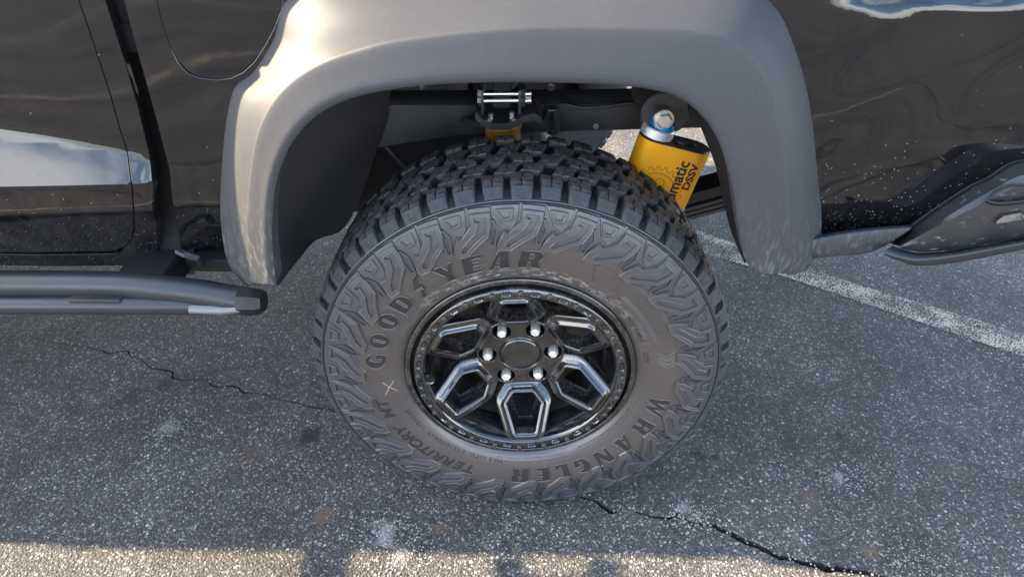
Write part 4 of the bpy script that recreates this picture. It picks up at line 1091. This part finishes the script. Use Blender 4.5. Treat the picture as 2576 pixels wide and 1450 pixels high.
# chassis rail
ft_ = [on_y(930, 262, .42), on_y(1200, 262, .42), on_y(1500, 259, .42), on_y(1640, 257, .42), on_y(1900, 254, .42)]
fb_ = [on_y(930, 380, .42), on_y(1150, 348, .42), on_y(1400, 336, .42), on_y(1600, 331, .42), on_y(1745, 327, .42)]
fb_.append(on_y(1900, 325, .42)); ft_.insert(4, on_y(1745, 256, .42))
k = MB(); vs = []
for a, b in zip(ft_, fb_):
    vs += [(a.x, .425, a.z-.004), (a.x, .432, a.z), (a.x, .51, a.z), (b.x, .51, b.z), (b.x, .432, b.z), (b.x, .425, b.z+.005)]
fs = [(i*6+q, i*6+(q+1) % 6, (i+1)*6+(q+1) % 6, (i+1)*6+q) for i in range(len(ft_)-1) for q in range(6)]
k.add(vs, fs); k.build('chassis_rail', M_FRAME, truck, angle=40)
k = MB(); k.box((-2.2, .47, .70), (3.6, .08, .14), .008); k.box((-1.6, 1.56, .72), (5.4, .08, .14), .008); k.build('chassis_rail', M_FRAME, truck)
k = MB(); k.box((.1, 1.0, 1.075), (1.9, 1.75, .05), .004); k.build('bed_floor', M_CAVITY, truck)
# ribbed inner fender panel above the rail, with holes for the bracket
k = MB()
for x0, x1, z0, dy in ((-.42, -.085, .888, 0), (.10, .46, .886, .004)):
    vs = []
    for i in range(9):
        x = x0+(x1-x0)*i/8; zz = z0+.006*math.sin(i*1.7+dy*300); yy = .50+dy+.006*math.sin(i*2.1)
        vs += [(x, yy, 1.07), (x, yy-.012, .95), (x, yy, zz+.012), (x, yy+.012, zz)]
    k.add(vs, [(i*4+q, i*4+q+1, (i+1)*4+q+1, (i+1)*4+q) for i in range(8) for q in range(3)])
k.build('inner_fender', M_LINER, truck)
k = MB(); k.box((.0, .56, .99), (1.0, .01, .2)); k.build('bed_crossmember', M_CAVITY, truck)
# body mount bracket: two side plates, pin rods, bolts, lower tray
bxm = lambda px, py, Y=.36: on_y(px, py, Y)
br = bpy.data.objects.new('body_mount', None); COL.objects.link(br); br.parent = truck
for px in (1213, 1306):
    a, b = bxm(px, 226), bxm(px+(0 if px < 1250 else 2), 292); k = MB(); k.box(((a+b)/2)+Vector((0, .035, 0)), (.006, .085, abs(a.z-b.z)), .001); k.build('side_plate', M_FRAME, br)
for i, py in enumerate((237, 254)):
    a, b = bxm(1208, py), bxm(1328, py-1); k = MB(); k.tube([a, b], .0045, 10); k.build('pin_rod', M_ZINC, br)
    k = MB(); k.tube([bxm(1320, py-1), bxm(1336, py-1.5)], .0085, 12); k.build('threaded_end', M_ZINC, br)
    k = MB(); k.tube([bxm(1201, py), bxm(1210, py)], .012, 6); k.build('bolt_head', M_ZINC, br)
    k = MB(); k.tube([bxm(1311, py-1), bxm(1321, py-1)], .013, 6); k.build('nut', M_FRAME, br)
for px, py in ((1234, 285), (1287, 281)):
    a = bxm(px, py, .35); k = MB(); k.tube([a, a+Vector((0, 0, -.030))], .0062, 10); k.tube([a+Vector((0, 0, -.024)), a+Vector((0, 0, -.036))], .011, 6); k.build('stud', M_ZINC, br)
tp = [(1195, 284), (1215, 302), (1240, 311), (1275, 311), (1305, 300), (1322, 290), (1345, 286), (1362, 295)]
k = MB(); tpp = [on_y(x, y, .325) for x, y in tp]
vs = [];
for p in tpp: vs += [p, p+Vector((0, 0, -.014)), p+Vector((0, .10, -.014)), p+Vector((0, .10, 0))]
k.add(vs, [(i*4+q, i*4+(q+1) % 4, (i+1)*4+(q+1) % 4, (i+1)*4+q) for i in range(len(tpp)-1) for q in range(4)]+[(0, 1, 2, 3), tuple(len(vs)-4+q for q in range(4))])
k.build('lower_tray', M_FRAME, br)
k = MB(); a, b = bxm(1238, 222), bxm(1285, 270); k.box(((a+b)/2)+Vector((0, .02, .02)), (abs(b.x-a.x), .03, abs(a.z-b.z)+.05), .006); k.build('hanger', M_CAVITY, br)
k = MB(); k.tube([on_y(1165, 302, .40), on_y(1178, 306, .37), on_y(1214, 314, .33)], .006, 8); k.build('hooked_rod', M_FRAME, br)
k = MB(); k.tube([on_y(1372, 300, .41), on_y(1382, 275, .40), on_y(1396, 274, .40), on_y(1400, 325, .41)], .008, 8); k.build('welded_loop', M_FRAME, br)
k = MB(); c_ = on_y(1264, 330, .36); k.lathe([(.0, -.004), (.040, -.004), (.042, .002), (.042, .008), (.038, .012), (.040, .06), (.046, .09)], 32, Matrix.Translation(c_+Vector((0, .02, .014))) @ Matrix.Rotation(R(-90), 4, 'X')); k.build('bump_stop', M_ORANGE, truck)
# shock mount, shock and reservoir
k = MB(); c_ = on_y(1671, 288, .285); rx = .049
dome = [(rx*math.cos(R(a)), .045*math.sin(R(a))+.006) for a in range(0, 181, 15)]+[(-rx, -.006), (-rx*.88, -.020), (-rx*.45, -.034), (rx*.25, -.042), (rx*.7, -.030), (rx, -.006)]
DM = Matrix.Translation(c_) @ Matrix.Rotation(R(90), 4, 'X')
k.prism(dome, DM, -.14, .010, .004); k.build('shock_mount', plain('painted_steel', (.035, .033, .032), .4, ior=1.55), truck)
cb = on_y(1669, 300, .240)
sh = bpy.data.objects.new('shock_absorber', None); COL.objects.link(sh); sh.parent = truck
k = MB(); MBt = Matrix.Translation(cb) @ Matrix.Rotation(R(90), 4, 'X')
k.prism([(.0205*math.cos(R(a)), .0205*math.sin(R(a))) for a in range(0, 360, 15)], MBt, -.004, .003, .001)
k.prism([(.0155*math.cos(R(a+8)), .0155*math.sin(R(a+8))) for a in range(0, 360, 60)], MBt, .002, .013, .002); k.build('flange_bolt', M_ZINC, sh)
TL, TR, BR_ = on_y(1613, 350, .245), on_y(1793, 395, .245), on_y(1729, 536, .245)
wv_ = TR-TL; W_ = wv_.length; wv_.normalize(); av = (BR_-TR); av = (av-wv_*av.dot(wv_)*.75); av.normalize(); nv = Vector((0, -1, 0))
def RM(org): return Matrix(((wv_.x, av.x, 0, org.x), (0, 0, -1, org.y), (wv_.z, av.z, 0, org.z), (0, 0, 0, 1)))
rm = RM(TL+Vector((0, .030, 0)))       # local x across, y down the body, z towards the viewer
def stadium(W0, r_, n=10, ex=0.0):
    out = []
    for kk in range(n+1): a = -math.pi/2+math.pi*kk/n; out.append((W0-r_+(r_+ex)*math.cos(a), (r_+ex)*math.sin(a)))
    for kk in range(n+1): a = math.pi/2+math.pi*kk/n; out.append((r_+(r_+ex)*math.cos(a), (r_+ex)*math.sin(a)))
    return out
def body(k, W0, r_, y0, y1, ex0=0.0, ex1=0.0):
    a = stadium(W0, r_, 10, ex0); b = stadium(W0, r_, 10, ex1); n_ = len(a)
    k.add([rm @ Vector((p[0], y0, p[1])) for p in a]+[rm @ Vector((p[0], y1, p[1])) for p in b], [(i, (i+1) % n_, n_+(i+1) % n_, n_+i) for i in range(n_)]+[tuple(range(n_)), tuple(n_+i for i in range(n_))])
k = MB(); body(k, W_, .032, .0, .34); k.build('reservoir_body', M_GOLD, sh, angle=30)
k = MB(); body(k, W_, .032, -.004, -.0004, -.002, .0003); k.build('reservoir_lid', M_INK, sh)
def rp(x, y, z_=0.0): return rm @ Vector((x, y, z_))
k = MB(); n_ = 40; 
for (r0, y0), (r1, y1) in zip([(.030, -.0045), (.033, -.006), (.033, -.022), (.031, -.025), (.0, -.025)], [(.033, -.006), (.033, -.022), (.031, -.025), (.0, -.025), (0, -.025)]):
    q0 = [rp(.034+(r0+(.0012 if i % 4 < 2 and r0 > .03 else 0))*math.cos(2*math.pi*i/n_), y0, r0*math.sin(2*math.pi*i/n_)) for i in range(n_)]; q1 = [rp(.034+(r1+(.0012 if i % 4 < 2 and r1 > .03 else 0))*math.cos(2*math.pi*i/n_), y1, r1*math.sin(2*math.pi*i/n_)) for i in range(n_)]
    k.add(q0+q1, [(i, (i+1) % n_, n_+(i+1) % n_, n_+i) for i in range(n_)])
k.build('knurled_ring', M_ALU, sh)
k = MB()
k.tube([rp(.037, -.024), rp(.038, -.031)], [.029, .027], 20); k.build('dark_collar', plain('navy_collar', (.004, .012, .05), .35), sh)
k = MB(); k.tube([rp(.033, -.029, .012), rp(.034, -.037, .012), rp(.037, -.046, .012)], [.0265, .0265, .023], 20); k.build('blue_eyelet', M_BLUE, sh)
k = MB(); k.tube([rp(.085, -.0045, .01), rp(.085, -.009, .01)], .008, 10); k.tube([rp(.118, -.0045, .004), rp(.118, -.008, .004)], .005, 8); k.build('fill_plug', M_FRAME, sh)
# print on the reservoir face
zf = .0325
def rtext(body_, size, x, y, sx=1.0, bold=0.0, name='printed_text'):
    tv, tf = text_mesh(body_, size, .0003, bold, 0, sx)
    o_ = obj(name, mk([rp(x-(-v.y) if False else x+v.y, y-v.x, zf+v.z*.5) for v in tv], tf, False), sh, M_INK)
xx = W_*.66
# text runs up the body: glyph x -> minus y, glyph y -> minus x (turned a quarter)
def vtext(body_, size, xbase, yend, sx, bold):
    tv, tf = text_mesh(body_, size, .0003, bold, 0, sx); xm = max(v.x for v in tv)
    vs_ = [rp(xbase-(size*.72)+v.y, yend+(xm-v.x), zf+v.z*.3-.0002) for v in tv]
    vs_ = [rp(xbase+v.y*-1+size*.0, yend+(xm-v.x), zf) for v in tv] if False else vs_
    obj('printed_text', mk(vs_, tf, False), sh, M_INK)
vtext_pts = (W_*.80, W_*.93)
def vt(body_, size, xbase, yend, sx, bold):
    tv, tf = text_mesh(body_, size, .0003, bold, 0, sx); xm = max(v.x for v in tv)
    obj('printed_text', mk([rp(xbase-v.y, yend+(xm-v.x), zf+v.z*.5) for v in tv], tf, False), sh, M_INK)
vt('multimatic', .034, W_*.735, .022, 1.0, .0009)
vt('DSSV', .021, W_*.865, .022, 1.25, .0007)
k = MB(); gx, gy = W_*.42, .105
pth = []
for i in range(61):
    a = R(-150+i*4.0); r_ = .060 if (i % 4) in (0, 1) else .052
    px_, py_ = gx+r_*math.cos(a), gy+r_*math.sin(a)
    if .010 < px_ < W_-.012: pth.append(rp(px_, py_, .0322))
k.tube(pth, .0007, 4, False)
k.tube([rp(gx+.045*math.cos(R(-140+i*6)), gy+.045*math.sin(R(-140+i*6)), .0322) for i in range(34)], .0008, 4)
k.tube([rp(gx+.005+.010*math.cos(R(i*20)), gy-.022+.012*math.sin(R(i*20)), .0322) for i in range(18)], .0007, 4, True)
for ln_ in ([(-.050, -.018), (-.030, -.026), (-.010, -.018), (.004, -.008), (.018, -.004)], [(-.04, -.004), (-.02, .004), (.0, .012), (.012, .004), (.026, .006)], [(-.03, .02), (-.012, .022), (.004, .016)]):
    k.tube([rp(max(.01, gx+a), gy+b, .0322) for a, b in ln_], .0007, 4)
k.build('etched_gear_emblem', M_GOLDK, sh)
k = MB(); 
for i in range(4):
    a0 = math.pi*.62+i*.09
k.box((0, 0, 0), (.001, .001, .001))
pl_ = [rp(.034-.0325*math.cos(t_), y_, .0325*math.sin(t_)) for t_ in (.15, .45, .75) for y_ in (.028, .085)]
k = MB(); k.add(pl_, [(0, 1, 3, 2), (2, 3, 5, 4)]); k.build('side_label', M_LABEL, sh)
# leaf spring pack
lsp = [on_y(1560, 545, .40), on_y(1735, 497, .40), on_y(1900, 452, .40)]
ls = bpy.data.objects.new('leaf_spring', None); COL.objects.link(ls); ls.parent = truck
for i, (dz, th) in enumerate(((.014, .026), (-.013, .009), (-.026, .009), (-.039, .009))):
    k = MB(); vs = []
    for p in lsp: vs += [(p.x, .37, p.z+dz+th/2), (p.x, .37, p.z+dz-th/2), (p.x, .44, p.z+dz-th/2), (p.x, .44, p.z+dz+th/2)]
    k.add(vs, [(a*4+q, a*4+(q+1) % 4, (a+1)*4+(q+1) % 4, (a+1)*4+q) for a in range(2) for q in range(4)]+[(0, 1, 2, 3), (8, 9, 10, 11)])
    k.build('leaf', M_FRAME if i else M_RUBTRIM, ls)
k = MB(); p = on_y(1795, 528, .40); k.tube([p+Vector((-.09, .0, -.004)), p+Vector((.06, 0, .012))], .012, 10); k.build('spring_clip', M_WELD, ls)
# exhaust / tank bits seen dimly left of the tyre
k = MB(); k.tube([(-.30, .62, .72), (-.75, .62, .70)], .05, 16); k.tube([(-.36, .52, .74), (-.30, .55, .64), (-.31, .6, .5)], .006, 8); k.build('exhaust_pipe', M_FRAME, truck)
k = MB(); k.box((-.33, .60, .66), (.62, .10, .22), .01); k.build('dark_blocker', M_CAVITY, truck)  # added dark box that blocks the sunlit ground left of the tyre
k = MB(); k.box((-.62, 1.0, .60), (.5, .8, .26), .03); k.build('fuel_tank', M_CAVITY, truck)
# door mirror (out of frame; its shadow falls on the ground beside the wheel)
k = MB(); k.box((-2.21, -.12, 1.22), (.13, .26, .17), .03); k.build('door_mirror', M_RUBTRIM, truck)
k = MB(); k.box((-2.21, .05, 1.16), (.05, .16, .05), .01); k.build('mirror_arm', M_RUBTRIM, truck)

k = MB(); k.tube([(-1.86, .07, 1.20), (-1.85, .020, 1.20), (-1.80, .008, 1.20), (-1.70, .008, 1.20), (-1.65, .020, 1.20), (-1.64, .07, 1.20)], .022, 10); k.build('door_handle', M_PAINT, truck)

# hoses, wiring and a liner screw in the arch
k = MB(); k.tube(catmull([tuple(on_y(x, y, Y)) for x, y, Y in ((1420, 262, .41), (1470, 272, .40), (1540, 266, .40), (1590, 262, .40), (1612, 290, .38), (1625, 318, .38))], 6), .0035, 8); k.build('wiring_loom', M_RUBTRIM, truck)
k = MB(); k.lathe([(0, -.004), (.005, -.004), (.0055, -.002), (.009, -.001), (.010, .002)], 14, Matrix.Translation(on_y(1385, 220, .47))); k.build('liner_screw', M_FRAME, truck)
k = MB()
for px in (1498,): k.tube([on_y(px, 318, .424), on_y(px, 318, .415)], .007, 6)
k.build('rail_bolt', M_FRAME, truck)
